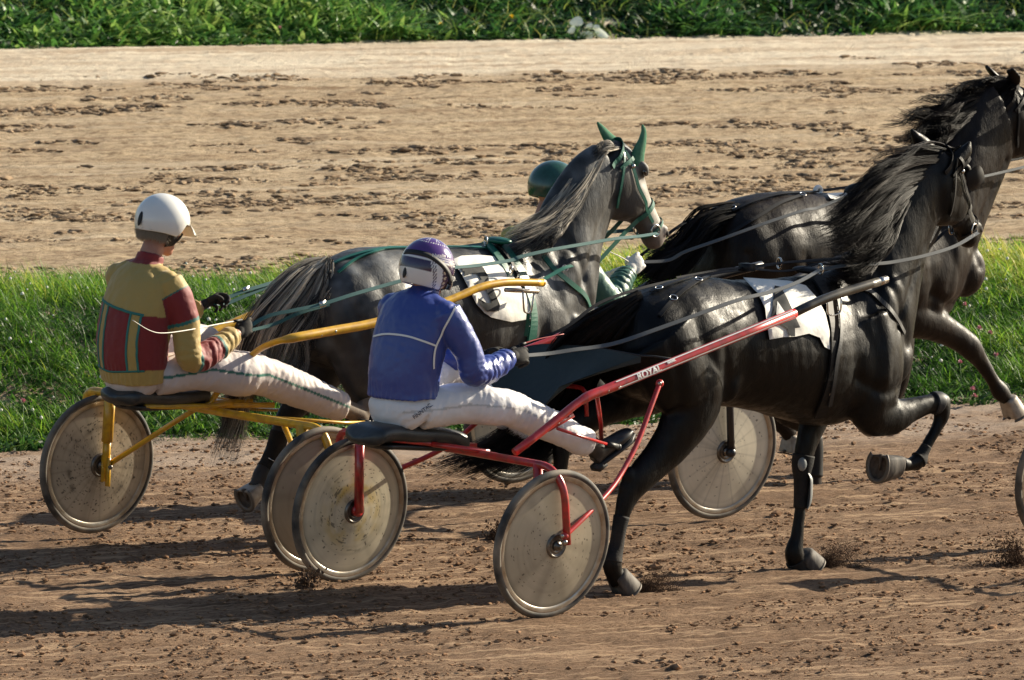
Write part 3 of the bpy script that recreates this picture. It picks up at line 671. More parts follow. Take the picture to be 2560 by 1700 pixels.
# ---- sulky of the green driver, mostly hidden, and the one leaving the picture
def dark_sulky(rig, name, label, Wt, base, seed, sh_=0.0):
    T = thing(name, label, 'sulky', tuple(rig.O), 'racing sulkies'); L = rig.W; zc = .71
    wheel(T, L([0, Wt, .355]), wheel_n(rig, .09), base=base, dirt=.5, seed=seed, n_spoke=18)
    wheel(T, L([0, -Wt, .355]), wheel_n(rig, .08), base=base, dirt=1, seed=seed+4, n_spoke=18)
    m = MB(); m.tube(bend(np.array([L([.0, -Wt-.07, .36]), L([-.03, -Wt-.07, zc]), L([-.03, 0, zc]), L([-.03, Wt+.07, zc]), L([.0, Wt+.07, .36])]), .07), .019, 12); m.build('crossbar', M_darkmetal, T)
    for sg in (1, -1):
        m = MB(); m.tube([L([-.03, sg*(Wt-.08), zc]), L([0, sg*(Wt-.065), .35])], .017, 10); m.build('fork', M_darkmetal, T)
        m = MB(); m.tube([L([0, sg*(Wt+.07), .35]), L([.36, sg*(.52), .73]), L([.6, sg*.46, .93])], .013, 10); m.ball(L([0, sg*(Wt+.07), .35]), .026); m.build('brace', M_darkmetal, T)
        m = MB(); m.tube(bend(np.array([L([.0, sg*.42, .71]), L([.45, sg*.44+sh_*.5, .92]), L([1.1, sg*.43+sh_, 1.12]), L([1.6, sg*.41+sh_, 1.26]), L([1.85, sg*.38+sh_, 1.28])]), .12), .021, 12); m.build('shaft', M_darkmetal, T)
        m = MB(); m.tube([L([.34, sg*.42, .80]), L([.60, sg*.30, .70]), L([.72, sg*.22, .69])], .008, 8); m.tube([L([.72, sg*.30, .69]), L([.72, sg*.14, .69])], .013, 10); m.build('stirrup_rod', M_darkmetal, T)
    m = MB(); m.grid(seat_mesh(rig, [(-.58, .80), (-.45, .81), (-.25, .80), (-.08, .79), (.04, .76)], hw=.14, thick=.10), close_v=True, cap=True); m.build('seat', M_seat, T)
    return T
SC = dark_sulky(RC, 'dark_sulky', 'dark-framed sulky with pale spoked wheel discs behind the nearest black horse', .80, (.76, .70, .56), 21, -.35)
_p = at_z(2668, 1193, .355); RD = Rig((0, 0), 42.0); RD = Rig(tuple((_p+RD.l*.68)[:2]), 42.0)
SD = dark_sulky(RD, 'dark_sulky', 'dark-framed sulky leaving the picture, one wheel showing at the right edge', .68, (.55, .52, .45), 27)
# ------------------------------------------------------------------ horses
def ring_shell(cs, As, Bs, n=28, top=0.0, ex=1.0):
    """closed shell from sections: centres, in-plane half axes, lateral half axes (all vectors)"""
    a = np.linspace(0, 2*math.pi, n, endpoint=False); ca, sa = np.cos(a), np.sin(a)
    if ex != 1.0: ca = np.sign(ca)*np.abs(ca)**ex; sa = np.sign(sa)*np.abs(sa)**ex
    G = []
    for i, (c, A, B) in enumerate(zip(cs, As, Bs)):
        k = top[i] if hasattr(top, '__len__') else top
        lat = ca*(1-k*np.clip(sa, 0, 1)**1.5)
        G.append(c+sa[:, None]*A+lat[:, None]*B)
    return np.array(G)
def limb_shell(rig, pts, k=5):
    """pts (u,w,z,r_inplane,r_lateral)"""
    P = catmull(np.array(pts, float), k); c = P[:, :3]; T = nrm(np.gradient(c, axis=0)); lat = np.array([0, 1.0, 0])
    A = nrm(np.cross(lat, T)); B = np.cross(T, A)
    G = ring_shell(c, A*P[:, 3:4], B*P[:, 4:5], 22)
    return rig.W(G)
def limb_px(rig, pts, k=5, f=1.0):
    q = []
    for x, y, w, r, rw in pts:
        l = rig.L(x, y, w); q.append([l[0], l[1], l[2], r/541*1.06*f, rw])
    return limb_shell(rig, q, k), np.array(q)

TRUNK = [(1.05, 1.29, 1.02, 1.20, .06, 0), (1.07, 1.345, 1.00, 1.08, .165, 0), (1.16, 1.405, 1.04, .95, .235, 0), (1.32, 1.455, 1.26, .88, .275, .1), (1.52, 1.47, 1.54, .86, .27, .15),
         (1.75, 1.455, 1.76, .84, .275, .15), (2.00, 1.445, 2.02, .79, .285, .2), (2.22, 1.455, 2.28, .73, .268, .35), (2.38, 1.475, 2.50, .74, .225, .5), (2.50, 1.515, 2.71, .83, .195, .55),
         (2.58, 1.60, 2.86, .97, .165, .5), (2.665, 1.71, 2.935, 1.19, .125, .35), (2.78, 1.845, 2.985, 1.40, .098, .25), (2.90, 1.955, 3.035, 1.57, .086, .2), (3.02, 2.02, 3.10, 1.70, .080, .1)]
HEAD = [(-.03, .0, .09, .030), (.00, .032, .13, .060), (.06, .060, .20, .094), (.13, .066, .24, .104), (.20, .064, .258, .102), (.27, .056, .245, .090), (.33, .048, .19, .070), (.39, .042, .128, .056),
        (.46, .040, .105, .050), (.52, .043, .102, .055), (.56, .038, .100, .054), (.595, .018, .088, .044), (.612, -.010, .06, .028)]
def head_frame(rig, poll, yaw, pitch):
    """poll local (u,w,z); yaw: degrees turned towards the far side; pitch: degrees the face points down"""
    b, ph = math.radians(yaw), math.radians(pitch)
    hd = np.array([math.cos(b), -math.sin(b), 0]); lat = np.array([math.sin(b), math.cos(b), 0]); k = np.array([0, 0, 1.0])
    d = hd*math.cos(ph)-k*math.sin(ph); nf = hd*math.sin(ph)+k*math.cos(ph)
    O = rig.W(np.array(poll)); return O, rig.V(d), rig.V(nf), rig.V(lat)

GROOVES = [([(2.44, 1.42), (2.36, 1.15), (2.42, .92)], -.009, .04), ([(2.60, 1.52), (2.72, 1.30), (2.80, 1.10)], -.013, .030), ([(2.40, .97), (2.56, .90), (2.68, .92)], -.012, .028),
    ([(1.68, 1.36), (1.61, 1.12), (1.68, .94)], -.009, .06), ([(1.24, 1.36), (1.32, 1.15), (1.34, .92)], -.006, .045), ([(1.10, 1.22), (1.17, 1.0), (1.22, .86)], -.010, .028), ([(1.46, 1.20), (1.50, 1.02), (1.56, .88)], -.009, .030),
    ([(2.70, 1.20), (2.86, 1.45), (3.00, 1.64)], -.012, .024), ([(2.52, 1.40), (2.58, 1.18), (2.56, .98)], .010, .040), ([(1.36, 1.40), (1.42, 1.18), (1.44, .98)], .007, .06), ([(2.60, 1.66), (2.76, 1.82)], -.008, .03)]
def muscle(lc, du):
    q = np.stack([lc[:, 0]-du, lc[:, 2]], -1); out = np.zeros(len(lc)); side = np.clip((np.abs(lc[:, 1])-.04)/.06, 0, 1)
    for pts, a, s_ in GROOVES:
        _, d_ = seg2(q, catmull(np.array(pts), 5)); out += a*np.exp(-(d_/s_)**2)
    rib = (q[:, 0] > 1.72) & (q[:, 0] < 2.35) & (q[:, 1] > .92) & (q[:, 1] < 1.30); out += rib*.0005*np.sin((q[:, 0]+.25*q[:, 1])*math.pi*2/.062)*np.sin(np.clip((q[:, 1]-.92)/.38, 0, 1)*math.pi)
    return out*side
def seg2(Q, ch):
    best = np.full(len(Q), 9.0)
    for a, b in zip(ch, ch[1:]):
        ab = b-a; t = np.clip(((Q-a)@ab)/(ab@ab+1e-9), 0, 1); best = np.minimum(best, np.linalg.norm(Q-(a+t[:, None]*ab), axis=1))
    return None, best
def build_horse(name, label, rig, du, dz, sc, head, legs, coat, hoofmat, voxel_s=.0115, trunk=None, ears=None, extra=(), ear_solid=True, neck_w=(0, 0)):
    sec = np.array(trunk if trunk is not None else TRUNK, float)
    sec[:, [0, 2]] += du; sec[:, [1, 3]] = sec[:, [1, 3]]*sc+dz; sec[:, 4] *= sc
    P = catmull(sec, 5); c = np.stack([(P[:, 0]+P[:, 2])/2, 0*P[:, 0], (P[:, 1]+P[:, 3])/2], -1)
    A = np.stack([(P[:, 0]-P[:, 2])/2, 0*P[:, 0], (P[:, 1]-P[:, 3])/2], -1)
    bendw = np.clip((np.arange(len(P))/(len(P)-1)-.66)/.34, 0, 1)**1.6*neck_w[1]; c[:, 1] += bendw
    B = np.stack([0*P[:, 4], P[:, 4], 0*P[:, 4]], -1)
    shells = [rig.W(ring_shell(c, A, B, 36, top=P[:, 5], ex=.92))]
    O, d, nf, lat = head; hs = np.array(HEAD); hp = catmull(hs, 4)
    hc = O+d*hp[:, 0:1]*sc+nf*((hp[:, 1:2]-hp[:, 2:3])/2)*sc
    shells.append(ring_shell(hc, nf*((hp[:, 1:2]+hp[:, 2:3])/2)*sc, lat*hp[:, 3:4]*sc, 28, top=.25, ex=.9))
    for L in legs: shells.append(L['shell'])
    for L in legs:
        if 'joint' in L:
            for jx, jy, jw, jr in L['joint']: m_ = MB(); m_.ball(rig.P(jx, jy, jw), np.array([jr, jr*.8, jr*1.25]), np.array([rig.h, rig.l, rig.k]), 16, 10); shells.append(m_.v[0].reshape(10, 16, 3))
    vs, fs, n = [], [], 0
    def addshell(G):
        nonlocal n
        a, b = G.shape[:2]; vs.append(G.reshape(-1, 3))
        for i in range(a-1):
            for j in range(b):
                j2 = (j+1) % b; fs.append((n+i*b+j, n+i*b+j2, n+(i+1)*b+j2, n+(i+1)*b+j))
        fs.append(tuple(n+j for j in range(b))[::-1]); fs.append(tuple(n+(a-1)*b+j for j in range(b))); n += a*b
    for G in shells: addshell(G)
    def blob(p, rad, axes=None):
        m = MB(); A_ = np.array([rig.h, rig.l, rig.k]) if axes is None else axes; m.ball(p, rad, A_, 18, 11); addshell(m.v[0].reshape(11, 18, 3))
    for (u, w, z, a, b, c_, tilt) in extra:
        t = math.radians(tilt); A_ = np.array([rig.h*math.cos(t)+rig.k*math.sin(t), rig.l, -rig.h*math.sin(t)+rig.k*math.cos(t)])
        blob(rig.W(np.array([u+du, w, z*sc+dz])), (a, b, c_), A_)
    ax = np.array([d, lat, nf])
    for sg in (1, -1):                                     # brow, cheek, nostril rims
        blob(O+d*.165*sc+lat*sg*.082*sc+nf*.035*sc, (.05, .026, .025), ax)
        blob(O+d*.24*sc+lat*sg*.060*sc-nf*.10*sc, (.115, .042, .10), ax)
        blob(O+d*.545*sc+lat*sg*.042*sc+nf*.012*sc, (.032, .018, .026), ax)
    if ears and ear_solid:
        for e in ears: addshell(ear_shell(O, d, nf, lat, *e))
    V, F = voxel(np.concatenate(vs), fs, voxel_s, 5, .5)
    # fine muscle and skin relief
    N = normals_of(V, F); lc = rig.inv(V)
    V = V+N*(fbm(lc*np.array([1, 1, .6]), 6.5, 2, 3)*.0075+fbm(lc*np.array([1, 1, .5]), 17.0, 2, 6)*.0022)[:, None]
    V = V+N*muscle(lc, du)[:, None]
    base = rig.W(np.array([1.7+du, 0, 0.])); o = mesh_obj(name, V, F, coat, None, True, base)
    tag(o, label, 'horse')
    bv = bvh_of(V, F)
    # eyes and nostrils
    for sg in (1, -1):
        for (s_, q_, rad_, nm_, mt_) in ((.180, .022, (.021, .011, .015), 'eye', M_eye), (.560, .012, (.019, .007, .012), 'nostril', M_nostril)):
            st = O+d*s_*sc+nf*q_*sc+lat*sg*.3; hh = bv.ray_cast(Vector(st), Vector(-lat*sg), .4)
            if hh[0] is not None: m = MB(); m.ball(np.array(hh[0])-lat*sg*rad_[1]*.62, rad_, ax, 14, 10); m.build(nm_, mt_, o)
    for L in legs:
        if 'hoof' in L: hoof(o, rig, *L['hoof'], hoofmat)
    return o, bv, V, F
M_eye = mat('horse_eye', (.008, .005, .004), .06, spec=.8, coat=1)
M_nostril = mat('nostril_dark', (.012, .008, .008), .8)
M_shoe = mat('horseshoe_steel', (.16, .14, .12), .6, metal=.5)
M_sole = mat('hoof_sole', (.10, .072, .052), .85, noise=(40, (.05, .035, .025), 1, (1, 1, 1)))

def ear_shell(O, d, nf, lat, side, lean_out, lean_back, length=.17, width=.036, twist=0):
    """solid leaf shaped ear; rings from the base to the tip"""
    up = nrm(nf*.65-d*.75); out = lat*side
    ax = nrm(up*math.cos(lean_out)+out*math.sin(lean_out)); ax = nrm(ax-nf*0+(-nf)*math.sin(lean_back)*.6)
    fr = nrm(out*math.cos(twist)+nf*math.sin(twist)); fr = nrm(fr-ax*(fr@ax)); th = np.cross(ax, fr)
    b0 = O+lat*side*.052+nf*.028-d*.005; G = []
    for t in np.linspace(0, 1, 12):
        w = width*(.62+1.05*t-.2*t*t)*(1-t**3.2)**.8+.003; w = min(w, width*1.05); dp = max(.020*(1-t)**.7, .007)
        c = b0+ax*length*t+fr*side*0+(-fr)*.018*math.sin(t*math.pi/2)**3
        a = np.linspace(0, 2*math.pi, 16, endpoint=False)
        G.append(c+np.cos(a)[:, None]*fr*w+np.sin(a)[:, None]*th*dp)
    return np.array(G)

def hoof(parent, rig, top, sole, fwd, R, m_wall):
    """hoof capsule from the coronet (top) to the ground face (sole); fwd = toe direction"""
    top, sole = np.asarray(top, float), np.asarray(sole, float); ax = nrm(sole-top); f = nrm(np.asarray(fwd, float)); f = nrm(f-ax*(f@ax)); s = np.cross(ax, f)
    H = np.linalg.norm(sole-top); a = np.linspace(0, 2*math.pi, 32, endpoint=False)
    def ringp(c, r, hf=1.0): 
        x = np.cos(a); y = np.sin(a)*.94; x = np.where(x < -.55, -.55-.25*(x+.55)*-1*0-.12*np.abs(x+.55), x)
        return c+f*(x*r*1.08)[:, None]+s*(y*r)[:, None]
    m = MB(); G = [ringp(top-ax*.012, R*.62), ringp(top, R*.80), ringp(top+ax*.006+f*.0, R*.79)]
    for t in (.3, .65, .97): G.append(ringp(top+ax*H*t+f*R*.16*t, R*(.80+.22*t)))
    G.append(ringp(sole+f*R*.16, R*1.0)); G.append(ringp(sole+f*R*.16, R*.80)); G.append(ringp(sole+f*R*.16-ax*.012, R*.74)); G.append(ringp(sole+f*R*.10-ax*.014, R*.10))
    m.grid(np.array(G), close_v=True, cap=True); h = m.build('hoof', [m_wall, M_sole], parent)
    nf_ = len(h.data.polygons); nz = 32
    mi = [1 if 7*nz <= i < 9*nz or i == nf_-1 else 0 for i in range(nf_)]; h.data.polygons.foreach_set('material_index', mi)
    m = MB(); aa = np.linspace(-2.35, 2.35, 30); pts = [sole+f*R*.16+ax*.004+f*math.cos(q)*R*.98+s*math.sin(q)*R*.90 for q in aa]
    pts = np.array(pts); outv = nrm(pts-(sole+f*R*.16)); G = np.stack([pts+outv*.010, pts+outv*.010+ax*.006, pts-outv*.012+ax*.006, pts-outv*.012], 1); m.grid(G, close_v=True, cap=True)
    m.build('horseshoe', M_shoe, h)
    m = MB(); fr = [sole-f*R*.55-ax*.006, sole+f*R*.45-ax*.008]; m.tube(fr, [R*.24, R*.06], 10, flat=.6); m.build('frog', M_sole, h)

def coat_mat(name, c1, c2, rough, attr=None, dust=.10):
    """short glossy hair: broken sheen, fine lie of the hair, a little dust"""
    m = mat(name, c1, rough, spec=.19, noise=(2.2, c2, .9, (1, 1, 1)), attr=attr); nt = m.node_tree; N = nt.nodes; Lk = nt.links; b = N['Principled BSDF']
    tc = N.new('ShaderNodeTexCoord')
    def nz(sc, st, det=6, ro=.65):
        mp = N.new('ShaderNodeMapping'); mp.inputs['Scale'].default_value = st; Lk.new(tc.outputs['Object'], mp.inputs[0])
        t = N.new('ShaderNodeTexNoise'); t.inputs['Scale'].default_value = sc; t.inputs['Detail'].default_value = det; t.inputs['Roughness'].default_value = ro; Lk.new(mp.outputs[0], t.inputs[0]); return t.outputs['Fac']
    r = N.new('ShaderNodeMapRange'); r.inputs[1].default_value = .36; r.inputs[2].default_value = .64; r.inputs[3].default_value = rough-.10; r.inputs[4].default_value = rough+.16; Lk.new(nz(28, (1, 1, .35)), r.inputs[0]); Lk.new(r.outputs[0], b.inputs['Roughness'])
    a = N.new('ShaderNodeMath'); a.operation = 'MULTIPLY_ADD'; Lk.new(nz(150, (1, 1, .3), 3), a.inputs[0]); a.inputs[1].default_value = .45; Lk.new(nz(30, (1, 1, .4), 6), a.inputs[2])
    bp = N.new('ShaderNodeBump'); bp.inputs['Strength'].default_value = .42; bp.inputs['Distance'].default_value = .007; Lk.new(a.outputs[0], bp.inputs['Height']); Lk.new(bp.outputs[0], b.inputs['Normal'])
    # dust from the track clings in patches, more on the lower body
    src = b.inputs['Base Color'].links[0].from_socket; sx = N.new('ShaderNodeSeparateXYZ'); Lk.new(tc.outputs['Object'], sx.inputs[0])
    h = N.new('ShaderNodeMapRange'); h.inputs[1].default_value = 1.3; h.inputs[2].default_value = .2; h.inputs[3].default_value = .15; h.inputs[4].default_value = 1.0; Lk.new(sx.outputs['Z'], h.inputs[0])
    p = N.new('ShaderNodeMapRange'); p.inputs[1].default_value = .50; p.inputs[2].default_value = .75; p.inputs[4].default_value = dust; Lk.new(nz(9, (1, 1, 1), 7, .7), p.inputs[0])
    q = N.new('ShaderNodeMath'); q.operation = 'MULTIPLY'; Lk.new(h.outputs[0], q.inputs[0]); Lk.new(p.outputs[0], q.inputs[1])
    x = N.new('ShaderNodeMix'); x.data_type = 'RGBA'; Lk.new(q.outputs[0], x.inputs['Factor']); Lk.new(src, x.inputs['A']); x.inputs['B'].default_value = (.16, .10, .065, 1); Lk.new(x.outputs['Result'], b.inputs['Base Color'])
    return m
M_coatB = coat_mat('black_coat', (.0028, .0026, .0026), (.0060, .0050, .0045), .42)
M_coatC = coat_mat('brown_black_coat', (.0065, .0040, .0030), (.014, .0075, .0052), .44)
M_coatA = coat_mat('grey_coat', (.05, .05, .05), (.03, .03, .032), .46, attr='col', dust=.2); M_coatA.node_tree.nodes['Principled BSDF'].inputs['Specular IOR Level'].default_value = .32
M_hoofB = mat('dark_hoof', (.05, .044, .04), .7, spec=.25, noise=(26, (.15, .13, .11), .9, (1, 1, .3)), bump=(40, .5, .004, (1, 1, .3)))
M_hoofA = mat('pale_hoof', (.36, .31, .25), .45, noise=(30, (.20, .16, .12), .8, (1, 1, 1)))

def leg(rig, pts, hoofspec=None, k=5, snap=False):
    """pts in photo pixels; hoofspec=(top xy w, sole xy w, fwd local, R)"""
    G, q = limb_px(rig, pts, k); D_ = {'shell': G, 'q': q}
    if hoofspec:
        (x1, y1, w1), (x2, y2, w2), fw, R = hoofspec; t, s_ = rig.P(x1, y1, w1), rig.P(x2, y2, w2)
        if snap:                                        # the hoof stands on the dirt
            s_ = s_.copy(); s_[2] = .008; t = t.copy(); t[2] = max(t[2], .07)
        D_['hoof'] = (t, s_, rig.V(np.array(fw, float)), R)
    return D_

# -- nearest black horse
legsB = [
    leg(RB, [(1640, 830, .13, 118, .15), (1688, 920, .16, 112, .145), (1727, 1000, .17, 90, .115), (1697, 1080, .17, 66, .088), (1650, 1143, .16, 49, .064), (1600, 1197, .155, 39, .052), (1566, 1250, .15, 27, .038), (1550, 1310, .15, 18, .029), (1541, 1365, .15, 18, .029), (1530, 1403, .15, 26, .041), (1536, 1432, .15, 23, .038), (1548, 1450, .15, 26, .045)],
        ((1543, 1440, .15), (1562, 1484, .15), (1, 0, -.1), .070), snap=True),
    leg(RB, [(1630, 860, -.13, 105, .13), (1640, 940, -.16, 92, .12), (1570, 985, -.16, 62, .09), (1490, 1030, -.15, 44, .065), (1425, 1072, -.15, 36, .05), (1405, 1110, -.15, 29, .042), (1400, 1170, -.14, 21, .033), (1394, 1225, -.14, 24, .038), (1375, 1250, -.14, 20, .034)],
        ((1368, 1256, -.14), (1335, 1280, -.14), (.6, 0, -.9), .062)),
    leg(RB, [(2160, 790, .11, 90, .10), (2182, 880, .14, 92, .105), (2185, 960, .145, 80, .098), (2180, 1025, .145, 62, .080), (2228, 1040, .145, 46, .064), (2280, 1024, .145, 32, .050), (2322, 1010, .145, 25, .040), (2349, 1010, .145, 26, .042), (2354, 1038, .145, 21, .036), (2342, 1070, .145, 14, .027), (2325, 1100, .14, 12, .024), (2308, 1130, .14, 13, .026), (2296, 1150, .14, 21, .037), (2272, 1162, .14, 16, .031), (2250, 1160, .14, 21, .040)],
        ((2243, 1160, .14), (2198, 1158, .14), (.25, 0, -1), .080)),
    leg(RB, [(2110, 880, -.13, 80, .10), (2075, 960, -.13, 62, .080), (2040, 1040, -.13, 44, .058), (2016, 1110, -.12, 30, .044), (2006, 1160, -.12, 27, .042), (2004, 1200, -.12, 19, .031), (2000, 1270, -.12, 15, .026), (1993, 1335, -.12, 16, .028), (1984, 1382, -.12, 25, .040), (1996, 1412, -.12, 22, .037), (2008, 1425, -.12, 24, .042)],
        ((2005, 1420, -.12), (2020, 1452, -.12), (1, 0, -.1), .074), snap=True),
]
headB = head_frame(RB, [3.11, -.01, 2.03], 20, 47)
exB = [(2.62, .115, 1.20, .12, .075, .27, -22), (2.46, .165, 1.02, .15, .075, .20, -10), (1.42, .165, 1.12, .20, .10, .26, 12), (1.20, .13, 1.10, .13, .10, .24, 8), (1.60, .20, 1.02, .06, .05, .15, -25),
       (2.76, .075, 1.04, .12, .09, .14, 0), (2.76, -.075, 1.04, .12, .09, .14, 0), (2.62, -.115, 1.20, .12, .075, .27, -22), (1.42, -.165, 1.12, .20, .10, .26, 12), (1.45, .12, 1.32, .20, .09, .09, 0), (1.45, -.12, 1.32, .20, .09, .09, 0),
       (2.02, .10, 1.10, .30, .172, .26, 0)]
earsB = [(1, .55, .2, .165, .034, .35), (-1, .50, .2, .165, .034, .35)]
def ear_px(rig, pts, k_=1.0, f_=.6):
    G, q = limb_px(rig, [(x*DS, y*DS, w, r*k_, r*k_/541*f_) for x, y, w, r in pts], 5); return G
legsB[0]['joint'] = [(1572, 1190, .155, .036), (1560, 1222, .15, .030), (1590, 1215, .155, .034)]
legsB[2]['joint'] = [(2358, 1008, .145, .042), (2356, 1026, .145, .036), (2292, 1156, .14, .036)]
legsB[3]['joint'] = [(2008, 1158, -.12, .034)]
legsB_e = [{'shell': ear_px(RB, [(2150, 366, -.06, 15), (2142, 352, -.06, 19), (2130, 336, -.06, 17), (2116, 320, -.06, 13), (2100, 298, -.06, 4)], 1.25, .9)},
    {'shell': ear_px(RB, [(2196, 385, .05, 15), (2206, 372, .05, 20), (2220, 356, .055, 17), (2230, 342, .06, 12), (2236, 324, .06, 4)], 1.25, .9)}]
HB, bvB, VB, FB = build_horse('horse', 'glossy black trotting horse with white cloth numbered 4, nearest the camera', RB, 0, 0, 1.0, headB, legsB+legsB_e, M_coatB, M_hoofB, ears=None, extra=exB, neck_w=(0, -.01))

# -- grey horse
duA = -.40
legsA = [
    leg(RA, [(800, 790, -.13, 110, .13), (812, 880, -.15, 92, .12), (790, 950, -.15, 60, .085), (752, 1000, -.15, 41, .058), (718, 1040, -.15, 32, .046), (702, 1075, -.15, 26, .038), (690, 1115, -.15, 23, .036), (672, 1158, -.15, 22, .035), (655, 1188, -.15, 25, .040), (645, 1212, -.15, 21, .036), (640, 1222, -.15, 24, .042)],
        ((641, 1222, -.15), (612, 1241, -.15), (.5, 0, -1), .064)),
    leg(RA, [(900, 820, .13, 118, .14), (925, 920, .16, 95, .125), (940, 1000, .16, 66, .09), (932, 1060, .15, 44, .06), (915, 1100, .15, 33, .046), (908, 1150, .15, 24, .036), (902, 1220, .15, 21, .033), (896, 1265, .15, 25, .04), (902, 1300, .15, 22, .038)],
        ((904, 1305, .15), (918, 1345, .15), (1, 0, -.1), .066), snap=True),
    leg(RA, [(1440, 800, .12, 85, .10), (1425, 900, .14, 72, .09), (1400, 990, .14, 48, .065), (1375, 1060, .13, 32, .045), (1360, 1110, .13, 27, .042), (1356, 1160, .13, 20, .033), (1350, 1230, .13, 18, .031), (1344, 1275, .13, 24, .039), (1352, 1310, .13, 22, .038)],
        ((1354, 1314, .13), (1368, 1350, .13), (1, 0, -.1), .066), snap=True),
    leg(RA, [(1440, 800, -.12, 80, .10), (1450, 900, -.13, 64, .085), (1480, 960, -.13, 42, .06), (1510, 1000, -.13, 29, .043), (1500, 1040, -.13, 22, .035), (1470, 1080, -.13, 18, .03), (1450, 1098, -.13, 22, .038)],
        ((1446, 1098, -.13), (1420, 1100, -.13), (.3, 0, -1), .062)),
]
TRK_A = [list(q) for q in TRUNK]
for i, (a, b, c_, d_, hw) in {10: (2.56, 1.56, 2.87, 1.00, .175), 11: (2.62, 1.66, 2.93, 1.20, .140), 12: (2.72, 1.78, 2.97, 1.36, .112), 13: (2.83, 1.88, 3.02, 1.50, .098), 14: (2.95, 1.93, 3.08, 1.62, .088)}.items():
    TRK_A[i][:5] = [a, b, c_, d_, hw]
headA = head_frame(RA, [2.68, -.01, 1.895], 0, 54)
exA = [(q[0],)+tuple(q[1:]) for q in exB]
HA, bvA, VA, FA = build_horse('horse', 'dapple grey horse with green bridle and ear covers, white cloth numbered 3', RA, duA, -.02, 1.0, headA, legsA, M_coatA, M_hoofA, extra=exA, trunk=TRK_A, neck_w=(0, -.01))
def coatA():
    lc = RA.inv(VA); n1 = fbm(lc, 9, 3, 61); n2 = fbm(lc, 2.0, 2, 62); dap = fbm(lc, 26, 1, 63); O, d, nf, lat = headA
    h = (VA-O)@d; hn = (VA-O)@nf; near = np.linalg.norm(VA-(O+d*.3), axis=1)
    base = .022+.030*np.clip(n2+.3, 0, 1)+.055*np.clip(n1, 0, 1)+.05*np.clip(dap, 0, 1)*np.clip(n2+.5, 0, 1)
    top = np.clip((lc[:, 2]-1.25)/.25, 0, 1)*(lc[:, 0] < 2.1); base = base+.035*top*np.clip(.5+n1, 0, 1)
    shoulder = np.exp(-((lc[:, 0]-2.15)/.28)**2)*np.clip((lc[:, 2]-.9)/.3, 0, 1); base = base+.085*shoulder*np.clip(.4+n1*1.3, 0, 1)
    legdark = np.clip((.85-lc[:, 2])/.2, 0, 1); base = base*(1-.78*legdark)
    base = 1.45*base*(.55+1.5*np.clip(fbm(lc, 15, 2, 91)+.2, 0, 1)); C = np.stack([base*.95, base, base*1.03], -1)
    face = np.clip((h-.02)/.18, 0, 1)*(near < .50)*np.clip((hn+.10)/.10, .10, 1); C = C*(1-face[:, None])+np.array([.46, .43, .38])*face[:, None]*(1+.3*n1[:, None])
    muz = np.clip((h-.50)/.05, 0, 1)*(near < .5); C = C*(1-.65*muz[:, None])+np.array([.22, .17, .15])*.65*muz[:, None]
    eye = np.exp(-((h-.18)/.045)**2-((hn-.016)/.035)**2)*(near < .4); C = C*(1-.85*eye[:, None])
    set_color(HA, np.clip(C, 0, 1))
coatA()

# -- brown-black horse behind
RCh = Rig(tuple((RC.O-RC.l*.35)[:2]), 40.0)
scC = 1.045; duC = -.18
legsC = [
    leg(RCh, [(1800, 820, .12, 100, .13), (1850, 910, .14, 80, .11), (1905, 980, .14, 52, .08), (1965, 1030, .14, 34, .052), (2020, 1068, .14, 27, .043), (2036, 1110, .13, 22, .034), (2038, 1170, .13, 19, .031), (2034, 1225, .13, 24, .039), (2042, 1250, .13, 20, .036)],
        ((2044, 1252, .13), (2056, 1283, .13), (1, 0, -.1), .064)),
    leg(RCh, [(1790, 830, -.12, 95, .13), (1830, 930, -.14, 70, .1), (1885, 1000, -.14, 42, .065), (1935, 1040, -.14, 32, .05), (1962, 1065, -.13, 26, .04), (1976, 1090, -.13, 22, .036)],
        ((1978, 1092, -.13), (1972, 1132, -.13), (.8, 0, -.6), .062)),
    leg(RCh, [(2230, 720, .12, 84, .10), (2268, 780, .14, 66, .090), (2330, 808, .14, 47, .068), (2385, 838, .14, 36, .052), (2425, 868, .14, 33, .048), (2452, 905, .13, 22, .036), (2480, 948, .13, 19, .032), (2500, 978, .13, 26, .042), (2518, 998, .13, 19, .034)],
        ((2520, 1000, .13), (2534, 1040, .13), (.8, 0, .2), .064)),
    leg(RCh, [(2230, 740, -.12, 78, .10), (2240, 840, -.13, 55, .08), (2250, 920, -.13, 36, .055), (2240, 980, -.13, 27, .042), (2200, 1020, -.13, 19, .032), (2180, 1040, -.13, 22, .036)],
        ((2178, 1042, -.13), (2160, 1060, -.13), (.3, 0, -1), .06)),
]
TRK_C = [list(q) for q in TRUNK]
for i, (a, b, c_, d_, hw) in {8: (2.38, 1.47, 2.50, .74, .225), 9: (2.50, 1.51, 2.68, .83, .20), 10: (2.56, 1.59, 2.76, .95, .18), 11: (2.62, 1.70, 2.84, 1.12, .155), 12: (2.70, 1.82, 2.92, 1.28, .132), 13: (2.81, 1.92, 3.01, 1.44, .115), 14: (2.94, 1.98, 3.08, 1.58, .102)}.items():
    TRK_C[i][:5] = [a, b, c_, d_, hw]
headC = head_frame(RCh, [3.06+duC, 0, 2.02], 5, 42)
HC, bvC, VC, FC = build_horse('horse', 'dark brown horse behind the nearest black one, its head at the right edge', RCh, duC, -.02, scC, headC, legsC, M_coatC, M_hoofA, ears=[(1, .4, .9, .12, .036, .35), (-1, .4, .9, .12, .036, .35)], extra=exB, trunk=TRK_C)
for h_ in (HB, HA, HC): h_['group'] = 'trotting horses in harness'
